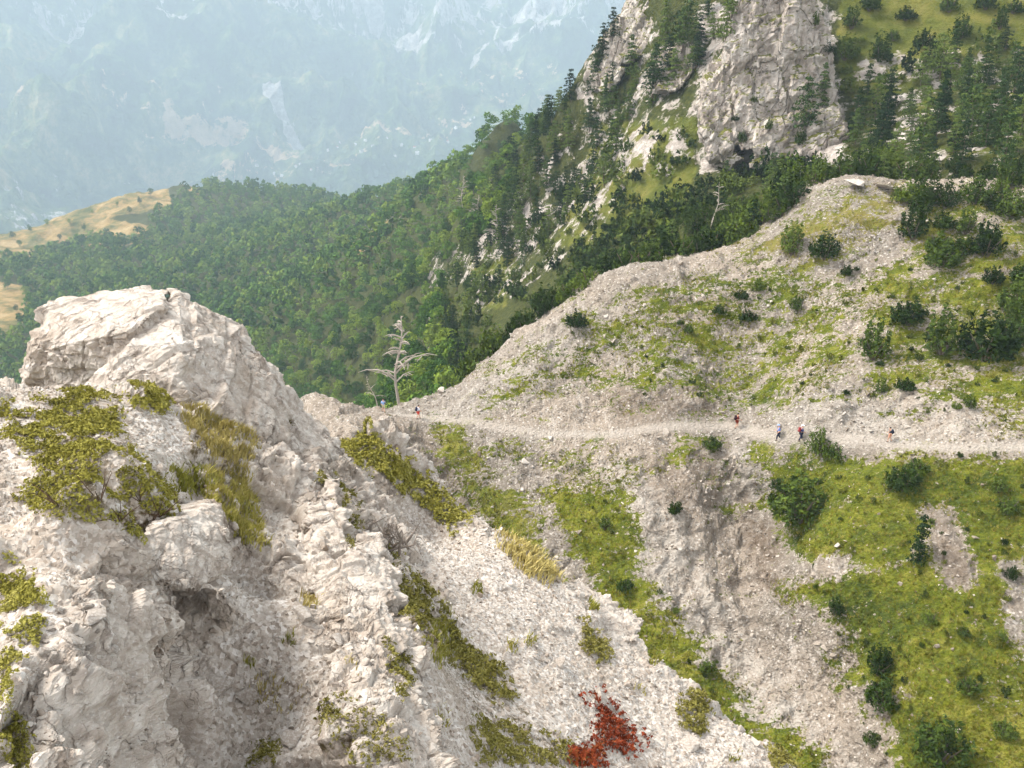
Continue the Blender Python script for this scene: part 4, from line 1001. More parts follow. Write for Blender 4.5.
# ================================================================== loose stone
r5_ = np.random.default_rng(99)
def stone_mesh(seed, flat=.6):
    r = np.random.default_rng(seed); V = rand_dirs(11, r) * (.75 + .5 * r.random((11, 1))) * np.array([1, .8, flat])
    bm = bmesh.new(); [bm.verts.new(v) for v in V]
    bmesh.ops.convex_hull(bm, input=bm.verts[:]); bmesh.ops.delete(bm, geom=[v for v in bm.verts if not v.link_faces], context='VERTS')
    bmesh.ops.triangulate(bm, faces=bm.faces[:]); bm.verts.index_update()
    v = np.array([v.co[:] for v in bm.verts]); f = np.array([[x.index for x in q.verts] for q in bm.faces]); bm.free(); return v, f
stones = [stone_mesh(k, .35 + .1 * (k % 5)) for k in range(8)]
def rotmats(n, r, tilt=.5):
    a = r.random(n) * 6.283; b = r.normal(size=n) * tilt; c = r.normal(size=n) * tilt
    ca, sa, cb, sb, cc, sc_ = np.cos(a), np.sin(a), np.cos(b), np.sin(b), np.cos(c), np.sin(c); z = np.zeros(n); o = np.ones(n)
    A_ = np.array([[ca, -sa, z], [sa, ca, z], [z, z, o]]).transpose(2, 0, 1); B_ = np.array([[o, z, z], [z, cb, -sb], [z, sb, cb]]).transpose(2, 0, 1); C_ = np.array([[cc, z, sc_], [z, o, z], [-sc_, z, cc]]).transpose(2, 0, 1)
    return A_ @ B_ @ C_
def scatter_mass(name, pts, size, bases, mat, r, tilt=.5, sink=.15):
    Vs = []; Fs = []; Ts = []; o = 0
    for k, (bv, bf) in enumerate(bases):
        q = pts[k::len(bases)]; s = size[k::len(bases)]; n = len(q)
        if n == 0: continue
        V = np.einsum('nij,vj->nvi', rotmats(n, r, tilt), bv) * s[:, None, None] + q[:, None]; V[..., 2] += (s * sink)[:, None]
        Fs.append((bf[None] + (np.arange(n) * len(bv))[:, None, None]).reshape(-1, 3) + o); o += n * len(bv); Vs.append(V.reshape(-1, 3)); Ts.append(np.repeat(r.random(n), len(bv)))
    return link(name, mesh_np(name, np.concatenate(Vs), np.concatenate(Fs), mat, False, {'tint': np.concatenate(Ts)}))
def stone_mat(name, cols, sc=12):
    n = N(name, .95, .15); f = n.math('ADD', n.math('MULTIPLY', n.attr('tint'), .8), n.math('MULTIPLY', n.noise(sc, 4, .6), .3))
    n.color(n.ramp(f, [(.1, lin(cols[0])), (.5, lin(cols[1])), (1, lin(cols[2]))])); n.bump(n.noise(sc * 3, 4, .6), .02, .5); return n.m
M_STONE = stone_mat('loose_limestone', [(128, 114, 100), (164, 152, 139), (196, 187, 176)])
M_STONE_MID = stone_mat('scree_stone', [(100, 88, 76), (142, 130, 116), (184, 174, 162)], 3)
# single blocks: own mesh, own object
def block_mesh(seed):
    v, f = stone_mesh(seed, .5 + .2 * (seed % 3)); return mesh_np('rock', v, f, M_ROCKB)
nb_ = N('limestone_block', .95, .15); nb_.color(nb_.ramp(nb_.noise(5, 7, .7), [(.3, lin((140, 128, 116))), (.5, lin((172, 161, 149))), (.7, lin((198, 190, 181)))])); nb_.bump(nb_.noise(9, 7, .7), .05, .8); M_ROCKB = nb_.m
def rock_thing(px, py, wpx, label, seed, hit=hitA, group=None, flat=1.0):
    p = hit(px, py)
    if p is None: return
    s = .5 * wpx * mpp(p)
    me = block_mesh(seed)
    bm = bmesh.new(); bm.from_mesh(me); bmesh.ops.bevel(bm, geom=bm.edges[:], offset=.05, segments=1, affect='EDGES'); bmesh.ops.triangulate(bm, faces=bm.faces[:])
    bmesh.ops.subdivide_edges(bm, edges=bm.edges[:], cuts=2, use_grid_fill=True); bm.to_mesh(me); bm.free()
    n = len(me.vertices); co = np.empty(n * 3, np.float32); me.vertices.foreach_get('co', co); co = co.reshape(-1, 3)
    co *= 1 + .10 * fbm(co + seed, .5, 3, seed)[:, None]; me.vertices.foreach_set('co', co.ravel()); me.update()
    o = link('rock', me); o.location = p + np.array([0, 0, s * .22]); o.scale = (s, s, s * flat); o.rotation_euler = (r5_.normal() * .25, r5_.normal() * .25, r5_.random() * 6.28)
    tag(o, label, 'rock', group); return o
for k, (x, y, w, lab, fl) in enumerate([
    (75, 640, 30, 'pale angular block lying upright among the broken stones on the left ledge', 1), (48, 655, 22, 'small white block beside the leafy mat at the left edge', 1),
    (30, 690, 34, 'grey cube shaped block at the left edge below the broken stones', 1), (98, 620, 34, 'largest pale slab among the broken stones on the left ledge', .7),
    (78, 690, 20, 'little square white stone on top of the lower left rock wall', 1), (302, 618, 34, 'flat white slab lying on the gravel chute beside the fin', .35),
    (52, 715, 16, 'small pale stone in the lower left corner between two mats', 1), (222, 612, 30, 'smooth pointed stone wedged under the rock nose over the chute', 1.3),
    (248, 700, 26, 'rounded block lying at the foot of the gravel chute', .8), (262, 672, 18, 'small block in the middle of the gravel chute', .8),
    (178, 500, 22, 'small pale block at the lower corner of the big leafy mat', .8), (440, 662, 14, 'white stone lying in the lower part of the green gully', .6),
    (340, 640, 20, 'wedge of pale stone leaning on the fin', 1), (505, 660, 20, 'grey block on the right scree above the red plant', .7),
    (600, 700, 24, 'flat pale block just above the red plant', .5), (560, 665, 18, 'small angular block high on the right scree', .7), (690, 745, 24, 'white block at the bottom of the right scree slope', .7),
    (215, 690, 30, 'tilted block leaning against the lower left rock wall', 1), (290, 742, 30, 'broad flat block at the bottom edge beside the leafy cushion', .5),
    (160, 470, 16, 'white chip on the right margin of the big leafy mat', .6)]):
    rock_thing(x, y, w, lab, 600 + k, flat=fl)
# clusters of broken stones on the ledge, one object each
for k in range(26):
    x, y = 20 + 95 * r5_.random(), 600 + 85 * r5_.random()
    rock_thing(x, y, 8 + 11 * r5_.random(), 'pale angular stone in the heap of broken stones on the left ledge', 700 + k, group='broken stones heaped on the left ledge')
for k in range(14):
    x, y = 150 + 40 * r5_.random(), 505 + 45 * r5_.random()
    rock_thing(170 + 30 * r5_.random(), 520 + 30 * r5_.random(), 7 + 8 * r5_.random(), 'small pale stone strewn on top of the rock nose', 740 + k, group='small stones on the rock nose')
pxA, pyA, tA = project(GA2.reshape(-1, 3)); wA = (pxA > -40) & (pxA < 1060) & (pyA > 250) & (pyA < 800)
gw = np.where(wA, gravel, 0) * (soil < .5) / np.maximum(tA, 3) ** 1.7
q, ix = sampler(GA2, gw, 42000, r5_); tq = project(q)[2]
sz = np.clip(r5_.lognormal(-.3, .55, len(q)), .3, 3.2) * .0016 * tq
g1 = scatter_mass('loose_gravel', q, sz, stones, M_STONE, r5_); tag(g1, 'pale loose gravel and stone chips strewn over the near spur', 'gravel', kind='stuff')
gw = np.where(wA, 1 - gravel, 0) * .6 * (soil < .9) / np.maximum(tA, 3) ** 1.7 * (grid_normals(GA2)[..., 2].ravel() > .7)
q, ix = sampler(GA2, gw, 7000, r5_); tq = project(q)[2]; sz = np.clip(r5_.lognormal(-.1, .6, len(q)), .3, 4) * .0019 * tq
g2 = scatter_mass('stone_rubble', q, sz, stones, M_STONE, r5_); tag(g2, 'broken stone rubble lying on the ledges of the near spur', 'rubble', kind='stuff')
# scree stones of the middle slope
pxB, pyB, tB = project(GB2.reshape(-1, 3)); wB = (pxB > 330) & (pxB < 1060) & (pyB > 150) & (pyB < 800)
gw = np.where(wB, 1 - .85 * smooth(.3, .7, grass), 0) * (1 - .9 * path_m) * (1 + pale) / tB
q, ix = sampler(GB2, gw, 34000, r5_); sz = np.clip(r5_.lognormal(-2.55, .6, len(q)), .04, .6)
g3 = scatter_mass('scree_stones', q, sz, stones, M_STONE_MID, r5_); tag(g3, 'scree stones scattered over the grey slope and knoll', 'scree', kind='stuff')

# ================================================================== grass
def blade_base(seed, nb=9, h=1., spread=.35, w=.05):
    r = np.random.default_rng(seed); V = []; Fc = []
    for k in range(nb):
        a = r.random() * 6.283; d = spread * r.random(); x, y = .25 * d * math.cos(a), .25 * d * math.sin(a); hh = h * (.6 + .5 * r.random())
        ex, ey = x + d * math.cos(a) * 1.6, y + d * math.sin(a) * 1.6; b = r.random() * 6.283; wx, wy = w * math.cos(b), w * math.sin(b); o = len(V)
        V += [(x - wx, y - wy, -.1), (x + wx, y + wy, -.1), ((x * .4 + ex * .6) + wx * .6, (y * .4 + ey * .6) + wy * .6, hh * .65), (ex, ey, hh)]
        Fc += [(o, o + 1, o + 2), (o, o + 2, o + 3)]
    return np.array(V), np.array(Fc)
tufts = [blade_base(k, 8, 1, .45, .07) for k in range(4)]
M_GRASS = stone_mat('slope_grass', [(70, 74, 24), (108, 106, 34), (156, 144, 70)], 2)
gp = grass + .9 * fbm(fB, 3.1, 4, 91)
gw = np.where(wB, smooth(.45, .7, gp), 0) * (path_m < .3) * inside / tB
q, ix = sampler(GB2, gw, 26000, r5_); sz = .12 + .30 * r5_.random(len(q)) ** 2
g4_ = scatter_mass('slope_grass', q, sz, tufts, M_GRASS, r5_, .2, 0); tag(g4_, 'short yellow green grass tufts growing on the slope below the trail', 'grass', kind='stuff')

# ================================================================== near plants
M_MAT = leaf_mat('mat_leaves', [(92, 86, 46), (134, 128, 58), (174, 166, 96)], .6, .1, nscale=3)
M_MATG = leaf_mat('green_cushion_leaves', [(84, 78, 44), (118, 112, 56), (156, 146, 86)], .6, .1, nscale=3)
M_DRY = leaf_mat('dry_grass', [(150, 138, 84), (186, 170, 108), (216, 196, 146)], .7, .3, nscale=5)
M_GREENG = leaf_mat('green_grass', [(108, 110, 50), (142, 138, 64), (180, 168, 98)], .7, .3, nscale=5)
M_RED = leaf_mat('red_leaves', [(88, 38, 26), (134, 62, 38), (160, 116, 60)], .6, .3, nscale=8)
M_STEM = bark_mat('woody_stems', (62, 46, 36), (104, 84, 66), 20)
fGA = GA2.reshape(-1, 3); J1, J2, J3 = np.zeros(len(fGA)), np.zeros(len(fGA)), np.zeros(len(fGA))
J1[wA] = fbm(fGA[wA], .45, 3, 140); J2[wA] = fbm(fGA[wA] + 50, .45, 3, 141); J3[wA] = fbm(fGA[wA], .28, 3, 150)
AREA_A = np.linalg.norm(np.cross(np.gradient(GA2, axis=0), np.gradient(GA2, axis=1)), axis=-1).ravel()
DU_A, DV_A = np.gradient(GA2, axis=0).reshape(-1, 3), np.gradient(GA2, axis=1).reshape(-1, 3)
def patch(poly, n, r, holes=(), jag=10):
    pl = np.array(poly, float); lo = pl.min(0) - 16; hi = pl.max(0) + 16
    ii = np.where(wA & (pxA > lo[0]) & (pxA < hi[0]) & (pyA > lo[1]) & (pyA < hi[1]))[0]
    m = paint([poly], pxA[ii] + jag * J1[ii], pyA[ii] + jag * J2[ii], 9 if jag > 5 else 3)
    m = m ** 1.5 * (m > .02) / np.maximum(tA[ii], 2) * (J3[ii] > -.22) * AREA_A[ii]
    if m.sum() <= 0: m = np.ones(len(ii))
    c = ii[r.choice(len(ii), n, p=m / m.sum())]
    return fGA[c] + (r.random(n)[:, None] - .5) * DU_A[c] + (r.random(n)[:, None] - .5) * DV_A[c]
def mat_plant(name, poly, n, label, cat, mat, seed, size=.0019, height=1.2, holes=(), group=None, stems=True):
    r = np.random.default_rng(seed); n = int(n * 2.0); q = patch(poly, n, r, holes)
    org = q.mean(0); org[2] = q[:, 2].min(); t_ = project(q)[2]
    up = size * t_ * 2.4 * height * (.5 + .9 * (fbm(q, .22, 2, 9) + .5))          # low cushions, higher and lower
    Cc = []; Nn = []; S = []
    for k in range(5):       # a rosette of leaves on every shoot
        d = rand_dirs(len(q), r); d[:, 2] = np.abs(d[:, 2]) * .8 + .35
        Cc.append(q + np.stack([0 * up, 0 * up, up * (.35 + .65 * r.random(len(q)))], 1) + d * (size * t_ * .9)[:, None]); Nn.append(d); S.append(size * t_)
    v, f = leaves(np.concatenate(Cc), np.concatenate(Nn), np.concatenate(S), r, 'quad', .6)
    e = link(name, mesh_np(name, v - org, f, mat)); e.location = org
    tag(e, label, cat, group); return e
mat_plant('mat_shrub', [(0, 412), (30, 402), (80, 392), (120, 400), (122, 425), (100, 440), (150, 470), (188, 520), (150, 540), (110, 530), (60, 522), (16, 500), (42, 470), (20, 445), (0, 440)], 9000,
          'largest yellow green leafy mat spread over the gravel ledge below the outcrop', 'mat shrub', M_MAT, 1)
mat_plant('mat_shrub', [(0, 560), (30, 575), (47, 600), (44, 630), (25, 655), (0, 668)], 3600, 'leafy green mat at the left edge beside the broken stones', 'mat shrub', M_MAT, 2)
mat_plant('mat_shrub', [(0, 660), (14, 680), (12, 705), (32, 735), (38, 768), (0, 768)], 2600, 'leafy green mat filling the bottom left corner', 'mat shrub', M_MAT, 3)
mat_plant('mat_shrub', [(312, 712), (345, 698), (375, 712), (405, 740), (408, 768), (350, 768), (325, 740)], 3600, 'round leafy cushion at the bottom beside the fin foot', 'mat shrub', M_MATG, 4)
mat_plant('mat_shrub', [(135, 392), (152, 392), (166, 405), (160, 415), (140, 408)], 500, 'tiny leafy tuft between the big mat and the outcrop', 'mat shrub', M_MAT, 5)
mat_plant('mat_shrub', [(248, 745), (282, 742), (290, 768), (245, 768)], 700, 'small green mat at the bottom edge left of the leafy cushion', 'mat shrub', M_MATG, 6)
mat_plant('mat_shrub', [(286, 395), (305, 405), (325, 425), (335, 440), (310, 440), (295, 420)], 900, 'green mat on the crest left of the rock knobs', 'mat shrub', M_MATG, 7)
mat_plant('mat_shrub', [(328, 425), (362, 417), (385, 450), (425, 480), (465, 522), (448, 530), (420, 505), (385, 480), (350, 455)], 3600, 'long yellow green mat running down the crest toward the scree', 'mat shrub', M_MAT, 8)
mat_plant('mat_shrub', [(322, 478), (345, 490), (360, 525), (352, 545), (335, 510)], 1100, 'narrow green mat at the head of the gully behind the fin', 'mat shrub', M_MATG, 9)
mat_plant('mat_shrub', [(355, 545), (380, 545), (405, 575), (440, 605), (425, 640), (395, 610), (370, 590)], 3000, 'upper dark green mat in the gully below the dead bush', 'mat shrub', M_MATG, 10)
mat_plant('mat_shrub', [(438, 605), (470, 640), (500, 670), (520, 700), (490, 700), (450, 655)], 2400, 'middle green mat in the gully between pale scree', 'mat shrub', M_MATG, 11)
mat_plant('mat_shrub', [(385, 640), (405, 650), (415, 690), (405, 702), (388, 670)], 900, 'small green mat pressed against the right side of the fin', 'mat shrub', M_MATG, 12)
mat_plant('mat_shrub', [(468, 728), (500, 720), (540, 735), (580, 745), (580, 768), (480, 768)], 2600, 'green mat at the bottom edge left of the red plant', 'mat shrub', M_MATG, 13)
mat_plant('mat_shrub', [(680, 700), (700, 695), (712, 725), (700, 742), (684, 730)], 700, 'olive tuft on the pale scree right of the red plant', 'mat shrub', M_MATG, 14)
mat_plant('mat_shrub', [(770, 752), (790, 752), (795, 768), (772, 768)], 300, 'small olive tuft at the bottom end of the scree crest', 'mat shrub', M_MATG, 15)
mat_plant('mat_shrub', [(585, 625), (598, 632), (606, 655), (600, 668), (588, 650)], 500, 'thin olive tuft among the jagged crest blocks', 'mat shrub', M_MATG, 16)
mat_plant('red_plant', [(585, 697), (600, 695), (625, 722), (648, 742), (640, 756), (612, 758), (575, 762), (600, 735)], 1500, 'rusty red leafy plant on the pale scree at the bottom', 'red plant', M_RED, 17, size=.0022, height=1.0)
mat_plant('red_plant', [(572, 752), (600, 750), (604, 768), (572, 768)], 360, 'small red leafy plant cut by the bottom edge of the picture', 'red plant', M_RED, 18, size=.0026)
def grass_clump(name, poly, n, label, mat, seed, hgt=.0095, lean=(0.5, -.2), group=None):
    r = np.random.default_rng(seed); q = patch(poly, n, r, jag=6 if n > 400 else 1); org = q.mean(0); org[2] = q[:, 2].min(); t_ = project(q)[2]
    h_ = hgt * t_ * (.5 + .8 * r.random(n)); L_ = np.stack([lean[0] + .5 * r.normal(size=n), lean[1] + .5 * r.normal(size=n), 0 * h_], 1) * h_[:, None] * .6
    b = r.random(n) * 6.283; w = np.stack([np.cos(b), np.sin(b), 0 * b], 1) * (.0008 * t_)[:, None]; up = np.stack([0 * h_, 0 * h_, h_], 1)
    V = np.stack([q - w, q + w, q + .55 * up + L_ * .35 + w * .7, q + .55 * up + L_ * .35 - w * .7, q + up * .9 + L_], 1).reshape(-1, 3) - org
    o = np.arange(n)[:, None] * 5; Fc = np.concatenate([o + [0, 1, 2], o + [0, 2, 3], o + [3, 2, 4]])
    e = link(name, mesh_np(name, V, Fc, mat)); e.location = org; tag(e, label, 'grass', group); return e
grass_clump('grass_tuft', [(180, 402), (215, 404), (248, 412), (256, 450), (245, 500), (225, 500), (212, 465), (190, 430)], 9000, 'long straw coloured grass hanging beside the big outcrop', M_DRY, 21)
grass_clump('grass_tuft', [(205, 470), (250, 480), (266, 545), (245, 556), (225, 540), (205, 505)], 6000, 'green grass patch below the straw coloured grass', M_GREENG, 22)
grass_clump('grass_tuft', [(172, 470), (198, 468), (202, 492), (180, 495)], 1200, 'small green grass tuft above the rock nose', M_GREENG, 23, .01)
grass_clump('grass_tuft', [(500, 540), (530, 548), (560, 580), (545, 582), (520, 570)], 2200, 'yellowish grass tuft on the scree crest above the gully', M_DRY, 24, .012)
grass_clump('grass_tuft', [(300, 590), (318, 592), (318, 608), (303, 608)], 350, 'tiny straw tuft above the flat white slab', M_DRY, 25, .01)
grass_clump('grass_tuft', [(345, 658), (356, 658), (358, 676), (346, 676)], 350, 'tiny straw tuft growing on the fin', M_DRY, 26, .01)
grass_clump('grass_tuft', [(245, 680), (285, 672), (304, 690), (290, 712), (255, 708)], 1600, 'thin dry grass at the foot of the chute', M_DRY, 27, .010)
grass_clump('grass_tuft', [(424, 640), (445, 610), (452, 650), (440, 668)], 1500, 'pale grass tuft in the gully among green mats', M_GREENG, 28, .012)
grass_clump('grass_tuft', [(434, 708), (446, 706), (448, 728), (436, 728)], 350, 'little grey green tuft on the scree below the fin', M_GREENG, 29, .01)
for k, (x, y) in enumerate([(248, 662), (288, 640), (512, 648), (478, 590), (640, 690), (530, 640), (735, 757), (655, 660), (610, 590)]):
    grass_clump('grass_tuft', [(x - 5, y - 5), (x + 5, y - 5), (x + 5, y + 5), (x - 5, y + 5)], 180, ['tiny bright green sprig in the middle of the gravel chute', 'tiny sprig beside the flat white slab in the chute', 'small sprig on the scree above the red plant', 'small sprig high on the pale scree near the dead bush',
      'small sprig on the scree right above the red plant', 'small sprig in the centre of the pale scree', 'lowest sprig on the pale scree crest', 'small sprig at the edge of the crest under the jagged blocks', 'small sprig on top of the jagged crest blocks'][k], M_GREENG, 30 + k, .008)

# ================================================================== dead wood
def dead_branch_bush():
    r = np.random.default_rng(3); p0 = hitA(385, 545); parts = []
    s = mpp(p0)
    e = empty('dead_bush', tuple(map(float, p0)))
    for k in range(24):
        b0 = np.array([r.uniform(-.5, .7), r.uniform(-.3, .3), 0]) * s * 40; L = s * (18 + 34 * r.random()); a = r.random() * 6.283; el = r.uniform(-.05, 1.1) if k % 3 else r.uniform(.8, 1.4)
        d = np.array([math.cos(a) * math.cos(el), .6 * math.sin(a) * math.cos(el), math.sin(el)]); q = rand_dirs(3, r) * L * .22
        pts = [b0 + [0, 0, -.1], b0 + d * L * .35 + q[0] * .5, b0 + d * L * .7 + q[1], b0 + d * L + q[2] * 1.5 + [0, 0, -.25 * L]]
        tubes = [tube(pts, [.038, .03, .02, .007], 5)]
        for j in range(7):
            f = .3 + .7 * r.random(); b = np.array([np.interp(f * 3, range(4), [t[c] for t in pts]) for c in range(3)]); q = rand_dirs(1, r)[0] * L * (.15 + .3 * r.random()); tubes.append(tube([b, b + q * .5 + [0, 0, .03], b + q + [0, 0, -.08 * L]], [.013, .009, .003], 4))
        link('branch', mesh_np('branch', *merge(tubes), M_DEADB), e)
    tag(e, 'tangled grey dead bush lying in the gully beside the rock knobs', 'dead bush')
M_DEADB = bark_mat('grey_dead_twigs', (84, 74, 66), (150, 138, 126), 14)
dead_branch_bush()
def dead_tree(name, base, hpx, seed, label, lean=.06, nb=16, dropl=.35, grp=None, spread=.42):
    r = np.random.default_rng(seed); h = hpx * mpp(base) * 1.04
    e = empty(name, tuple(map(float, base)))
    tp = [np.array([lean * h * f + .03 * h * math.sin(7 * f + seed), .01 * h * r.normal(), h * f - .02 * h]) for f in np.linspace(0, 1, 8)]
    link('trunk', mesh_np('trunk', *tube(tp, np.linspace(.030, .005, 8) * h * .62, 7), M_DEAD), e)
    for k in range(nb):
        f = .3 + .68 * (k + r.random()) / nb; b = np.array([np.interp(f * 7, range(8), [t[a] for t in tp]) for a in range(3)])
        a = r.choice([0, math.pi]) + r.normal() * .9; L = h * spread * (1.1 - f) * r.choice([.5, .8, 1.0]) * (.7 + .6 * r.random()); up = .15 + .9 * r.random()
        pts = [b, b + np.array([math.cos(a), math.sin(a), up]) * L * .45, b + np.array([math.cos(a), math.sin(a), up - dropl * .5]) * L * .8, b + np.array([math.cos(a) * 1.05, math.sin(a) * 1.05, up - dropl * .9]) * L]
        tubes = [tube(pts, np.array([.009, .007, .005, .002]) * h, 5)]
        for j in range(4):
            g = .35 + .6 * r.random(); c = pts[0] * (1 - g) + pts[2] * g; d = rand_dirs(1, r)[0]; d[2] = abs(d[2]) * .3 - .35; tubes.append(tube([c, c + d * L * .16, c + d * L * .28], np.array([.006, .004, .002]) * h, 4))
        link('branch', mesh_np('branch', *merge(tubes), M_DEAD), e)
    tag(e, label, 'dead tree', grp)
b = hitB(392, 404); b = b + np.array([0, 3.0, -1.6])
dead_tree('dead_tree', b, 94, 2, 'bare bleached dead tree standing alone beside the saddle', nb=26, spread=.5)
for (x, y, h_, sd_, lab) in [(712, 228, 44, 4, 'pale crooked dead trunk among the bushes behind the stony knoll'), (496, 250, 44, 5, 'bare grey dead tree at the upper forest edge below the crag'), (478, 226, 30, 6, 'small bare grey tree just left of the larger one at the forest edge'), (462, 212, 34, 8, 'thin bare tree standing highest at the forest edge on the ridge'), (436, 285, 26, 9, 'small bare tree low on the pale rock rib in the forest')]:
    p = hitC(x, y); dead_tree('dead_tree', p, h_, sd_, lab, lean=.12 if sd_ == 4 else .03, nb=9 if sd_ == 4 else 16)
# grey fallen trunk and stump by the saddle
dead_tree('dead_tree', hitB(372, 405) + np.array([0, 4, -1.5]), 34, 12, 'low grey broken dead tree left of the tall bleached one', lean=-.3, nb=9)

# ================================================================== bushes on the middle slope
bushes = [ # px, py(base), height px, variant, label
 (792, 254, 36, 2, 'tall dark bush on the knoll crest left of its twin'), (824, 258, 28, 4, 'round dark bush on the knoll crest right of its taller twin'), (547, 312, 30, 4, 'broad dark bush at the left end of the knoll crest'), (577, 327, 18, 1, 'small bush just below the broad bush on the knoll crest'),
 (757, 291, 14, 0, 'small bush below the crest in the middle of the knoll'), (741, 299, 11, 1, 'smaller bush left of the bush below the crest middle'), (719, 314, 9, 3, 'tiny bush in the centre of the knoll face'), (688, 332, 10, 5, 'tiny bush lower left on the knoll face'), (748, 321, 11, 3, 'small low bush in the middle of the knoll face'), (797, 310, 16, 0, 'round bush on the right centre of the knoll face'),
 (846, 275, 12, 5, 'small bush under the right end of the knoll crest'), (873, 358, 46, 2, 'tall ragged bush standing alone on the right side of the knoll'), (880, 392, 16, 0, 'small bush below the tall ragged bush above the trail'), (905, 389, 12, 3, 'tiny bush above the trail right of the small bush'), (940, 354, 52, 2, 'large dark bush right of the tall ragged bush'), (984, 360, 52, 4, 'large dark bush at the right of the knoll below the thicket'),
 (970, 408, 15, 0, 'small bush just above the trail near the right edge'), (908, 325, 28, 1, 'middle sized bush between the tall ragged bush and the thicket'), (1012, 345, 30, 5, 'bush at the right edge below the thicket'), (817, 452, 27, 0, 'dark bush beside the trail to the right of the two blue hikers'), (834, 458, 14, 3, 'small bush at the foot of the trailside bush'),
 (800, 522, 56, 4, 'biggest round dark bush in the green slope below the trail'), (903, 490, 28, 1, 'dark bush under the trail right of the biggest round bush'), (917, 472, 14, 3, 'small bush close under the trail, right of the green slope centre'), (998, 492, 20, 0, 'bush near the right edge under the trail'), (1008, 514, 20, 5, 'lower of two bushes near the right edge under the trail'),
 (605, 530, 15, 0, 'small round bush in the middle grass strip'), (675, 513, 15, 5, 'small bush at the top of the bare scree gully'), (835, 614, 19, 0, 'small dark bush in the lower green slope above the bare patch'), (878, 674, 38, 2, 'upright dark bush in the lower green slope'), (885, 708, 36, 4, 'broad dark bush under the upright one in the lower slope'),
 (941, 765, 54, 4, 'large dark bush at the bottom edge of the green slope'), (708, 672, 16, 5, 'small bush at the lower end of the middle grass strip'), (1011, 578, 15, 0, 'small bush at the right edge halfway down the slope'), (1002, 736, 18, 1, 'small bush at the right bottom of the green slope'), (930, 622, 10, 3, 'tiny bush in the centre of the lower green slope'), (964, 634, 8, 3, 'tiny bush right of the centre of the lower green slope'),
 (625, 590, 14, 1, 'low bush at the lower left of the middle grass strip'), (712, 448, 12, 3, 'small bush right below the trail at the top of the gully'), (778, 490, 14, 1, 'small bush beside the biggest round bush on its left'), (968, 690, 14, 3, 'small bush in the lower right of the green slope'), (872, 742, 14, 1, 'small bush beside the bare patch at the bottom'), (1000, 640, 12, 5, 'small bush at the right side near the bare strip')]
rb = np.random.default_rng(12)
for (x, y, h_, v, lab) in bushes:
    p = hitB(x, y)
    if p is None: continue
    H0 = [2, 1.6, 2.4, 1.2, 2.0, 1.5][v]; s = h_ * mpp(p) / H0 * .98
    plant('pine_shrub', v, p - [0, 0, .05], s, rb.random() * 6.28, lab, 'shrub', None)
pp = hitB(918, 562); plant('pine_tree', 1, pp - [0, 0, .3], 54 * mpp(pp) / 12., .5, 'single conical young pine in the green slope below the trail', 'tree', None, 54 * mpp(pp) / 11.); 
# thicket at the right of the knoll
w = paint([[(900, 205), (925, 185), (960, 200), (1000, 185), (1060, 185), (1060, 310), (1010, 300), (970, 290), (935, 270), (905, 235)], ([(1000, 300), (1050, 300), (1050, 350), (1010, 345)], .6), ([(980, 180), (1060, 180), (1060, 200), (980, 200)], .9)], pxB, pyB, 5)
q, ix = sampler(GB2, w * (w > .4), 900, rb); q = q[thin(q, np.full(len(q), 1.9))][:62]
for c in q: plant('pine_shrub', int(rb.integers(6)), c - [0, 0, .1], 1.3 + .9 * rb.random(), rb.random() * 6.28, 'dark mountain pine bush in the thicket at the right of the knoll', 'shrub', 'bushes of the thicket on the knoll')

wl = paint([([(560, 330), (760, 270), (1024, 250), (1024, 430), (850, 410), (640, 400)], .8), ([(770, 470), (1024, 450), (1024, 768), (880, 768), (800, 560)], 1), ([(560, 490), (630, 480), (640, 560), (760, 720), (700, 700)], .6)], pxB, pyB, 5)
ql, ix = sampler(GB2, wl * (wl > .2) * wB, 520, rb); ql = ql[thin(ql, np.full(len(ql), 1.3))]
o = mass('low_scrub', ql, [mugo_bush(440 + k, 12, .9, .6, 14, .12) for k in range(3)], lambda q: .3 + .55 * rb.random(len(q)) ** 2, forest_mat('low_scrub_leaves', [(48, 58, 26), (72, 80, 32), (104, 106, 44)]), rb, -.03)
tag(o, 'tiny green scrub dotted over the slope and the knoll', 'scrub', kind='stuff')
print('thicket', len(q))
w = paint([([(840, 230), (1024, 300), (1024, 430), (850, 400)], 1), ([(600, 330), (760, 280), (850, 300), (850, 400), (640, 390)], .5)], pxB, pyB, 5)
q, ix = sampler(GB2, w * (w > .2) * wB, 400, rb); q = q[thin(q, np.full(len(q), 3.2))][:22]
for c in q: plant('pine_shrub', [1, 3, 5][int(rb.integers(3))], c, .22 + .28 * rb.random(), rb.random() * 6.28, 'tiny green bush dotted on the stony face of the knoll', 'shrub', 'tiny bushes dotted over the knoll')
w = paint([([(770, 470), (1024, 450), (1024, 768), (880, 768), (800, 560)], 1), ([(560, 490), (630, 480), (640, 560), (760, 720), (700, 700)], .6)], pxB, pyB, 5)
q, ix = sampler(GB2, w * (w > .2) * wB, 300, rb); q = q[thin(q, np.full(len(q), 2.5))][:18]
for c in q: plant('pine_shrub', [1, 3, 5][int(rb.integers(3))], c, .18 + .22 * rb.random(), rb.random() * 6.28, 'tiny dark seedling bush in the grass below the trail', 'shrub', 'tiny bushes in the grass below the trail')
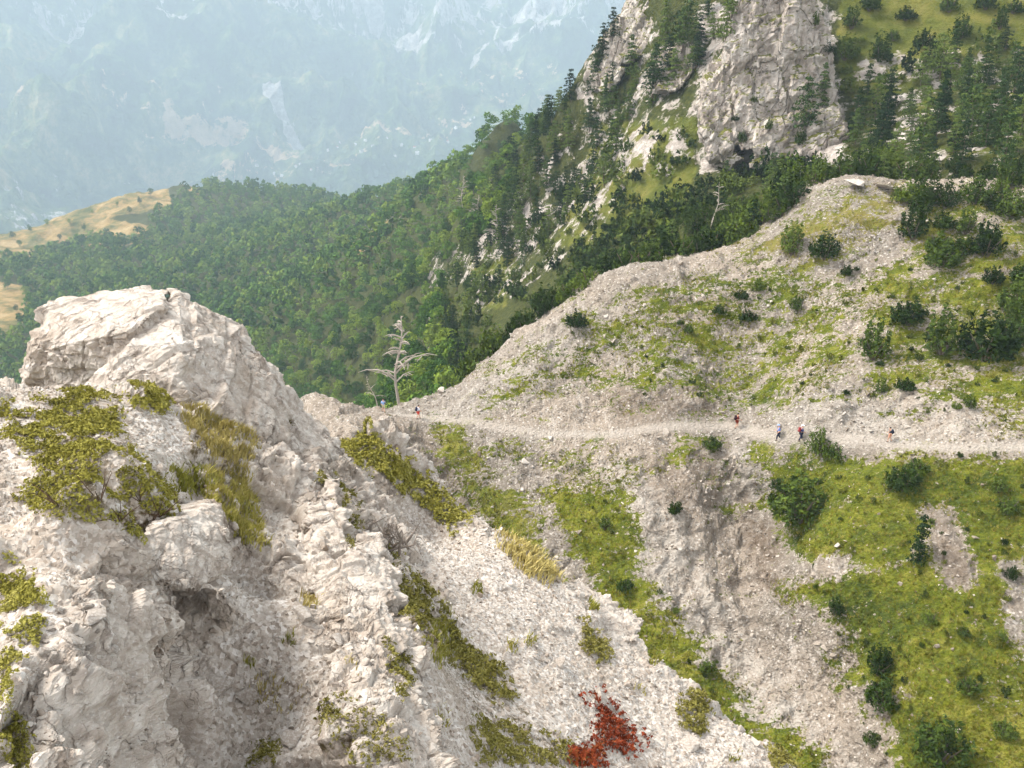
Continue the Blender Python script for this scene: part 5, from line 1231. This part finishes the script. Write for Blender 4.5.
# outcrops on the middle ground
for k, (x, y, w_, lab, fl) in enumerate([(858, 186, 34, 'pale rock slab capping the top of the knoll', .15), (885, 190, 26, 'smaller pale slab right beside the cap of the knoll', .25), (1018, 186, 22, 'white rock on the skyline of the knoll at the right edge', .6), (444, 392, 16, 'grey rock knob where the knoll crest meets the saddle', .5),
    (862, 416, 9, 'white boulder beside the trail between the bush and the last hikers', .8), (632, 645, 14, 'white stone on the middle grass strip', .6), (838, 546, 10, 'pale stone on the green slope under the biggest bush', .5)]):
    rock_thing(x, y, w_, lab, 800 + k, hit=hitB, flat=fl)

def twigs(parent_name, spots_, col_mat):
    r = np.random.default_rng(77); o = bpy.data.objects.get(parent_name)
    if o is None: return
    parts = []
    for (x, y) in spots_:
        p = hitA(x, y) - np.array(o.location)
        for k in range(4):
            d = rand_dirs(1, r)[0]; d[2] = abs(d[2]) + .3; L = .18 + .2 * r.random(); parts.append(tube([p - [0, 0, .03], p + d * L * .5, p + d * L + rand_dirs(1, r)[0] * .05], [.010, .007, .003], 4))
    link('stems', mesh_np('stems', *merge(parts), col_mat), o)
twigs('red_plant', [(595, 705), (605, 720), (615, 730), (628, 740), (638, 746), (600, 745), (618, 748)], M_STEM)
twigs('mat_shrub', [(140, 500), (120, 520), (160, 515), (100, 500), (60, 505), (150, 525), (175, 515)], M_STEM)
# ================================================================== people
def flat_mat(name, c, rough=.8):
    n = N(name, rough, .2); n.color(n.mix(n.noise(14, 3, .6), lin(tuple(int(v * .85) for v in c)), lin(c))); return n.m
M_SKIN = flat_mat('skin', (206, 158, 130), .6)
def skin_mesh(name, joints, edges, rad, mat, sub=2):
    me = bpy.data.meshes.new(name); me.from_pydata(joints, edges, []); o = bpy.data.objects.new(name, me); COL.objects.link(o)
    o.modifiers.new('s', 'SKIN'); sk = me.skin_vertices[0].data if me.skin_vertices else None
    if sk is None:
        bm = bmesh.new(); bm.from_mesh(me); bm.verts.layers.skin.verify(); bm.to_mesh(me); bm.free(); sk = me.skin_vertices[0].data
    for i, r in enumerate(rad): sk[i].radius = (r, r) if np.isscalar(r) else r
    sk[0].use_root = True
    m = o.modifiers.new('u', 'SUBSURF'); m.levels = sub; m.render_levels = sub
    m2 = bpy.data.meshes.new_from_object(o.evaluated_get(bpy.context.evaluated_depsgraph_get())); bpy.data.objects.remove(o); bpy.data.meshes.remove(me)
    m2.name = name; m2.materials.clear(); m2.materials.append(mat); m2.polygons.foreach_set('use_smooth', np.ones(len(m2.polygons), bool)); return m2
def ball(c, r, sx=1, sy=1, sz=1, seg=12):
    bm = bmesh.new(); bmesh.ops.create_uvsphere(bm, u_segments=seg, v_segments=seg // 2 + 2, radius=r)
    bmesh.ops.triangulate(bm, faces=bm.faces[:]); v = np.array([q.co[:] for q in bm.verts]) * [sx, sy, sz] + np.array(c); f = np.array([[x.index for x in q.verts] for q in bm.faces]); bm.free(); return v, f
def person(px, py, hpx, facing, label, shirt, bottoms, hair, shorts=True, pack=None, hat=None, stride=.3, bend=.05, pole=False, back=0.0):
    """a walking figure; +X is the walking direction"""
    p = hitB(px, py) + np.array([0, back, 0]); H = hpx * mpp(p) * 1.05; H = min(max(H, 1.58), 1.86); k = H / 1.75
    e = empty('person', tuple(map(float, p)), facing, k); tag(e, label, 'person', None)
    s = stride; b = bend
    hip = (0, 0, .93); ch = (.25 * b + .03, 0, 1.32); nk = (.4 * b + .04, 0, 1.48); hd = (.5 * b + .06, 0, 1.60)
    J = [hip, (.1 * b, 0, 1.12), ch, nk, hd, (hd[0] + .015, 0, 1.69),
         (0, .10, .88), (s * .55, .10, .50), (s * .6, .10, .09), (s * .6 + .16, .11, .03),
         (0, -.10, .88), (-s * .15, -.10, .50), (-s * .75, -.10, .12), (-s * .75 + .14, -.11, .04),
         (ch[0], .19, 1.40), (ch[0] - .12, .25, 1.14), (ch[0] + .08, .25, .95), (ch[0] + .14, .25, .90),
         (ch[0], -.19, 1.40), (ch[0] + .06, -.25, 1.13), (ch[0] + .26, -.24, 1.02), (ch[0] + .33, -.24, 1.01)]
    E = [(0, 1), (1, 2), (2, 3), (3, 4), (4, 5), (0, 6), (6, 7), (7, 8), (8, 9), (0, 10), (10, 11), (11, 12), (12, 13), (2, 14), (14, 15), (15, 16), (16, 17), (2, 18), (18, 19), (19, 20), (20, 21)]
    R = [(.13, .15), (.11, .13), (.12, .16), .055, .085, .075, .09, .06, .042, .035, .09, .06, .042, .035, .055, .042, .034, .032, .055, .042, .034, .032]
    # fingers: five short unequal chains on each hand
    for hnd, sg in ((17, 1), (21, -1)):
        hx, hy, hz = J[hnd]
        for m_, (dx, dy, L) in enumerate([(.03, -.03, .06), (.06, -.012, .075), (.065, .002, .08), (.06, .014, .07), (.05, .026, .055)]):
            J.append((hx + dx, hy + dy * sg, hz - .03)); J.append((hx + dx + L * .4, hy + dy * sg, hz - .03 - L * .5)); E += [(hnd, len(J) - 2), (len(J) - 2, len(J) - 1)]; R += [.010, .008]
    link('body', skin_mesh('body', J, E, R, M_SKIN), e)
    def cloth(nm, ids, grow, mat, cut=None):
        mp = {i: n_ for n_, i in enumerate(ids)}; JJ = [J[i] for i in ids]; EE = [(mp[a], mp[c]) for a, c in E if a in mp and c in mp]; RR = []
        for i in ids: r_ = R[i]; RR.append(tuple(x + grow for x in r_) if isinstance(r_, tuple) else r_ + grow)
        if cut:
            for (i, j, f) in cut: JJ[mp[j]] = tuple(J[i][a] * (1 - f) + J[j][a] * f for a in range(3))
        return link(nm, skin_mesh(nm, JJ, EE, RR, mat), e)
    cloth('shirt', [0, 1, 2, 14, 15, 18, 19], .022, flat_mat('cloth', shirt))
    if shorts: cloth('shorts', [0, 6, 7, 10, 11], .03, flat_mat('cloth', bottoms), [(6, 7, .85), (10, 11, .85)])
    else: cloth('trousers', [0, 6, 7, 8, 10, 11, 12], .022, flat_mat('cloth', bottoms))
    for i in (8, 12):
        link('shoe', mesh_np('shoe', *ball((J[i][0] + .06, J[i][1], J[i][2] - .05), .07, 1.9, .85, .75), flat_mat('shoe_leather', (70, 60, 54))), e)
    link('hair', mesh_np('hair', *ball((hd[0] - .012, 0, 1.685), .098, 1.02, .92, 1.0), flat_mat('hair', hair)), e)
    fx = hd[0] + .085
    link('face', mesh_np('face', *merge([ball((fx - .03, 0, 1.63), .07, .9, .95, 1.1), ball((fx + .035, 0, 1.63), .016, 1.2, .8, 1.4, 8), ball((hd[0] + .01, .092, 1.63), .022, .6, .5, 1.3, 8), ball((hd[0] + .01, -.092, 1.63), .022, .6, .5, 1.3, 8)]), M_SKIN), e)
    link('eyes', mesh_np('eyes', *merge([ball((fx + .032, .028, 1.655), .010, .6, 1, .7, 8), ball((fx + .032, -.028, 1.655), .010, .6, 1, .7, 8)]), flat_mat('eye', (40, 30, 26))), e)
    link('mouth', mesh_np('mouth', *ball((fx + .030, 0, 1.595), .018, .3, 1.1, .35, 8), flat_mat('lips', (168, 92, 84))), e)
    if hat: link('hat', mesh_np('hat', *merge([ball((hd[0], 0, 1.72), .105, 1.05, 1, .75), ball((hd[0] + .02, 0, 1.70), .17, 1.05, 1, .12)]), flat_mat('hat_cloth', hat)), e)
    if pack:
        bx = ball((ch[0] - .24, 0, 1.24), .2, .72, .82, 1.35, 14)
        o = link('backpack', mesh_np('backpack', *merge([bx, ball((ch[0] - .24, 0, 1.47), .14, .8, 1, .5), ball((ch[0] - .36, 0, 1.15), .1, .8, 1.1, 1.1)]), flat_mat('pack_fabric', pack)))
        o.parent = e
    if pole:
        hx, hy, hz = J[21]; tp = tube([(hx + .05, hy, hz + .12), (hx + .14, hy, -.02)], [.016, .012], 6)
        ca, sa = math.cos(facing), math.sin(facing); v = tp[0] * k; v = np.stack([ca * v[:, 0] - sa * v[:, 1], sa * v[:, 0] + ca * v[:, 1], v[:, 2]], 1)
        b0 = v.mean(0) * [1, 1, 0]; o = link('trekking_pole', mesh_np('trekking_pole', v - b0, tp[1], flat_mat('pole_metal', (60, 60, 62), .4))); o.location = p + b0
        tag(o, 'thin dark trekking pole held by the hiker in red shorts', 'trekking pole')
    return e
pi = math.pi
person(384, 411.5, 13.5, pi * .55, 'person in a pale blue top at the left end of the saddle, seen from behind', (150, 178, 222), (196, 186, 150), (50, 40, 36))
person(418, 419, 15.5, pi * .1, 'person in red shorts with a dark pack on the saddle path', (222, 222, 232), (208, 66, 54), (46, 36, 34), pack=(44, 46, 70), pole=True)
person(737, 429, 15.5, pi * .05, 'person dressed in dark red walking on the trail at the gully head', (120, 34, 34), (136, 60, 48), (40, 30, 28), pack=(56, 30, 36))
person(778, 440, 16.5, pi * .95, 'person in a light blue jacket and dark trousers leading the pair', (104, 138, 206), (40, 42, 60), (120, 130, 170), shorts=False, hat=(150, 172, 214))
person(800, 442, 16.5, 0.1, 'person in dark blue with a white hat and red pack beside the trailside bush', (44, 60, 124), (34, 38, 66), (60, 50, 44), shorts=False, pack=(150, 60, 62), hat=(236, 236, 240))
person(889, 442, 13, pi * .9, 'person in a black top and orange tan shorts farthest right on the trail', (40, 44, 58), (206, 150, 122), (34, 28, 26), pack=(44, 50, 66))

# ================================================================== village houses in the valley
M_WALL = flat_mat('white_house_wall', (232, 228, 220)); M_ROOF = [flat_mat('house_roof', c) for c in ((206, 204, 204), (172, 96, 70), (150, 148, 150))]
M_WIN = flat_mat('dark_window', (60, 62, 66), .3)
rh = np.random.default_rng(4)
def bx(lo, hi):
    lo = np.array(lo, float); hi = np.array(hi, float); V = np.array([[(lo if not (k >> a) & 1 else hi)[a] for a in range(3)] for k in range(8)])
    Q_ = np.array([[0, 2, 3, 1], [4, 5, 7, 6], [0, 1, 5, 4], [2, 6, 7, 3], [0, 4, 6, 2], [1, 3, 7, 5]]); return V, np.concatenate([Q_[:, [0, 1, 2]], Q_[:, [0, 2, 3]]])
W_, D_, H_ = 13., 9., 6.
wall_v = np.array([(-W_/2, -D_/2, -3), (W_/2, -D_/2, -3), (W_/2, D_/2, -3), (-W_/2, D_/2, -3), (-W_/2, -D_/2, H_), (W_/2, -D_/2, H_), (W_/2, D_/2, H_), (-W_/2, D_/2, H_), (-W_/2, 0, H_ + 3.4), (W_/2, 0, H_ + 3.4)])
wall_f = np.array([(0, 1, 5), (0, 5, 4), (1, 2, 6), (1, 6, 5), (2, 3, 7), (2, 7, 6), (3, 0, 4), (3, 4, 7), (4, 7, 8), (5, 9, 6), (4, 5, 9), (4, 9, 8), (6, 7, 8), (6, 8, 9)])
me_wall = mesh_np('wall', wall_v, wall_f, M_WALL)
o_ = .8
rv = []
for sgn in (-1, 1):
    a = [(-W_/2 - o_, sgn * (D_/2 + o_), H_ - .5), (W_/2 + o_, sgn * (D_/2 + o_), H_ - .5), (W_/2 + o_, 0, H_ + 3.75), (-W_/2 - o_, 0, H_ + 3.75)]
    V = np.array(a + [(x, y, z + .3) for x, y, z in a]); Q_ = np.array([(0, 1, 2, 3), (4, 7, 6, 5), (0, 4, 5, 1), (1, 5, 6, 2), (2, 6, 7, 3), (3, 7, 4, 0)]); rv.append((V, np.concatenate([Q_[:, [0, 1, 2]], Q_[:, [0, 2, 3]]])))
roofs = [mesh_np('roof', *merge(rv), m) for m in M_ROOF]
me_win = mesh_np('window', *bx((-.6, -.06, -.7), (.6, .06, .7)), M_WIN)
me_door = mesh_np('door', *bx((-.6, -.06, 0), (.6, .06, 2.2)), M_WIN)
spots = [(336, 290), (340, 298), (362, 288), (371, 286), (404, 290), (414, 300), (416, 294), (342, 174), (337, 147), (340, 144), (356, 144), (365, 141), (373, 147), (402, 146), (414, 148), (418, 154), (431, 141), (447, 142), (470, 121), (474, 118),
         (296, 167), (300, 164), (275, 174), (281, 176), (258, 167), (328, 152), (387, 139), (455, 128), (248, 184), (312, 170), (362, 152), (395, 156)]
spots = [s for s in spots if s[1] < 200]
for k, (x, y) in enumerate(spots):
    p = hitD(x, y)
    if p is None: continue
    e = empty('house', tuple(map(float, p)), rh.random() * 3.1, .85 + .6 * rh.random())
    link('wall', me_wall, e); link('roof', roofs[k % 3 if k % 4 else 0], e)
    for j, (wx, wz) in enumerate([(-4, 1.6), (-1.4, 1.6), (4, 1.6), (-4, 4.4), (0, 4.4), (4, 4.4)]):
        w_ = link('window', me_win, e, (wx, -D_/2 - .03, wz))
    link('door', me_door, e, (1.6, -D_/2 - .03, 0))
    west = x < 320
    tag(e, 'tiny white village house at the left end of the far valley village' if west else 'tiny white house in the far valley village below the mountain wall', 'house', 'houses at the left end of the village' if west else 'houses of the far village')
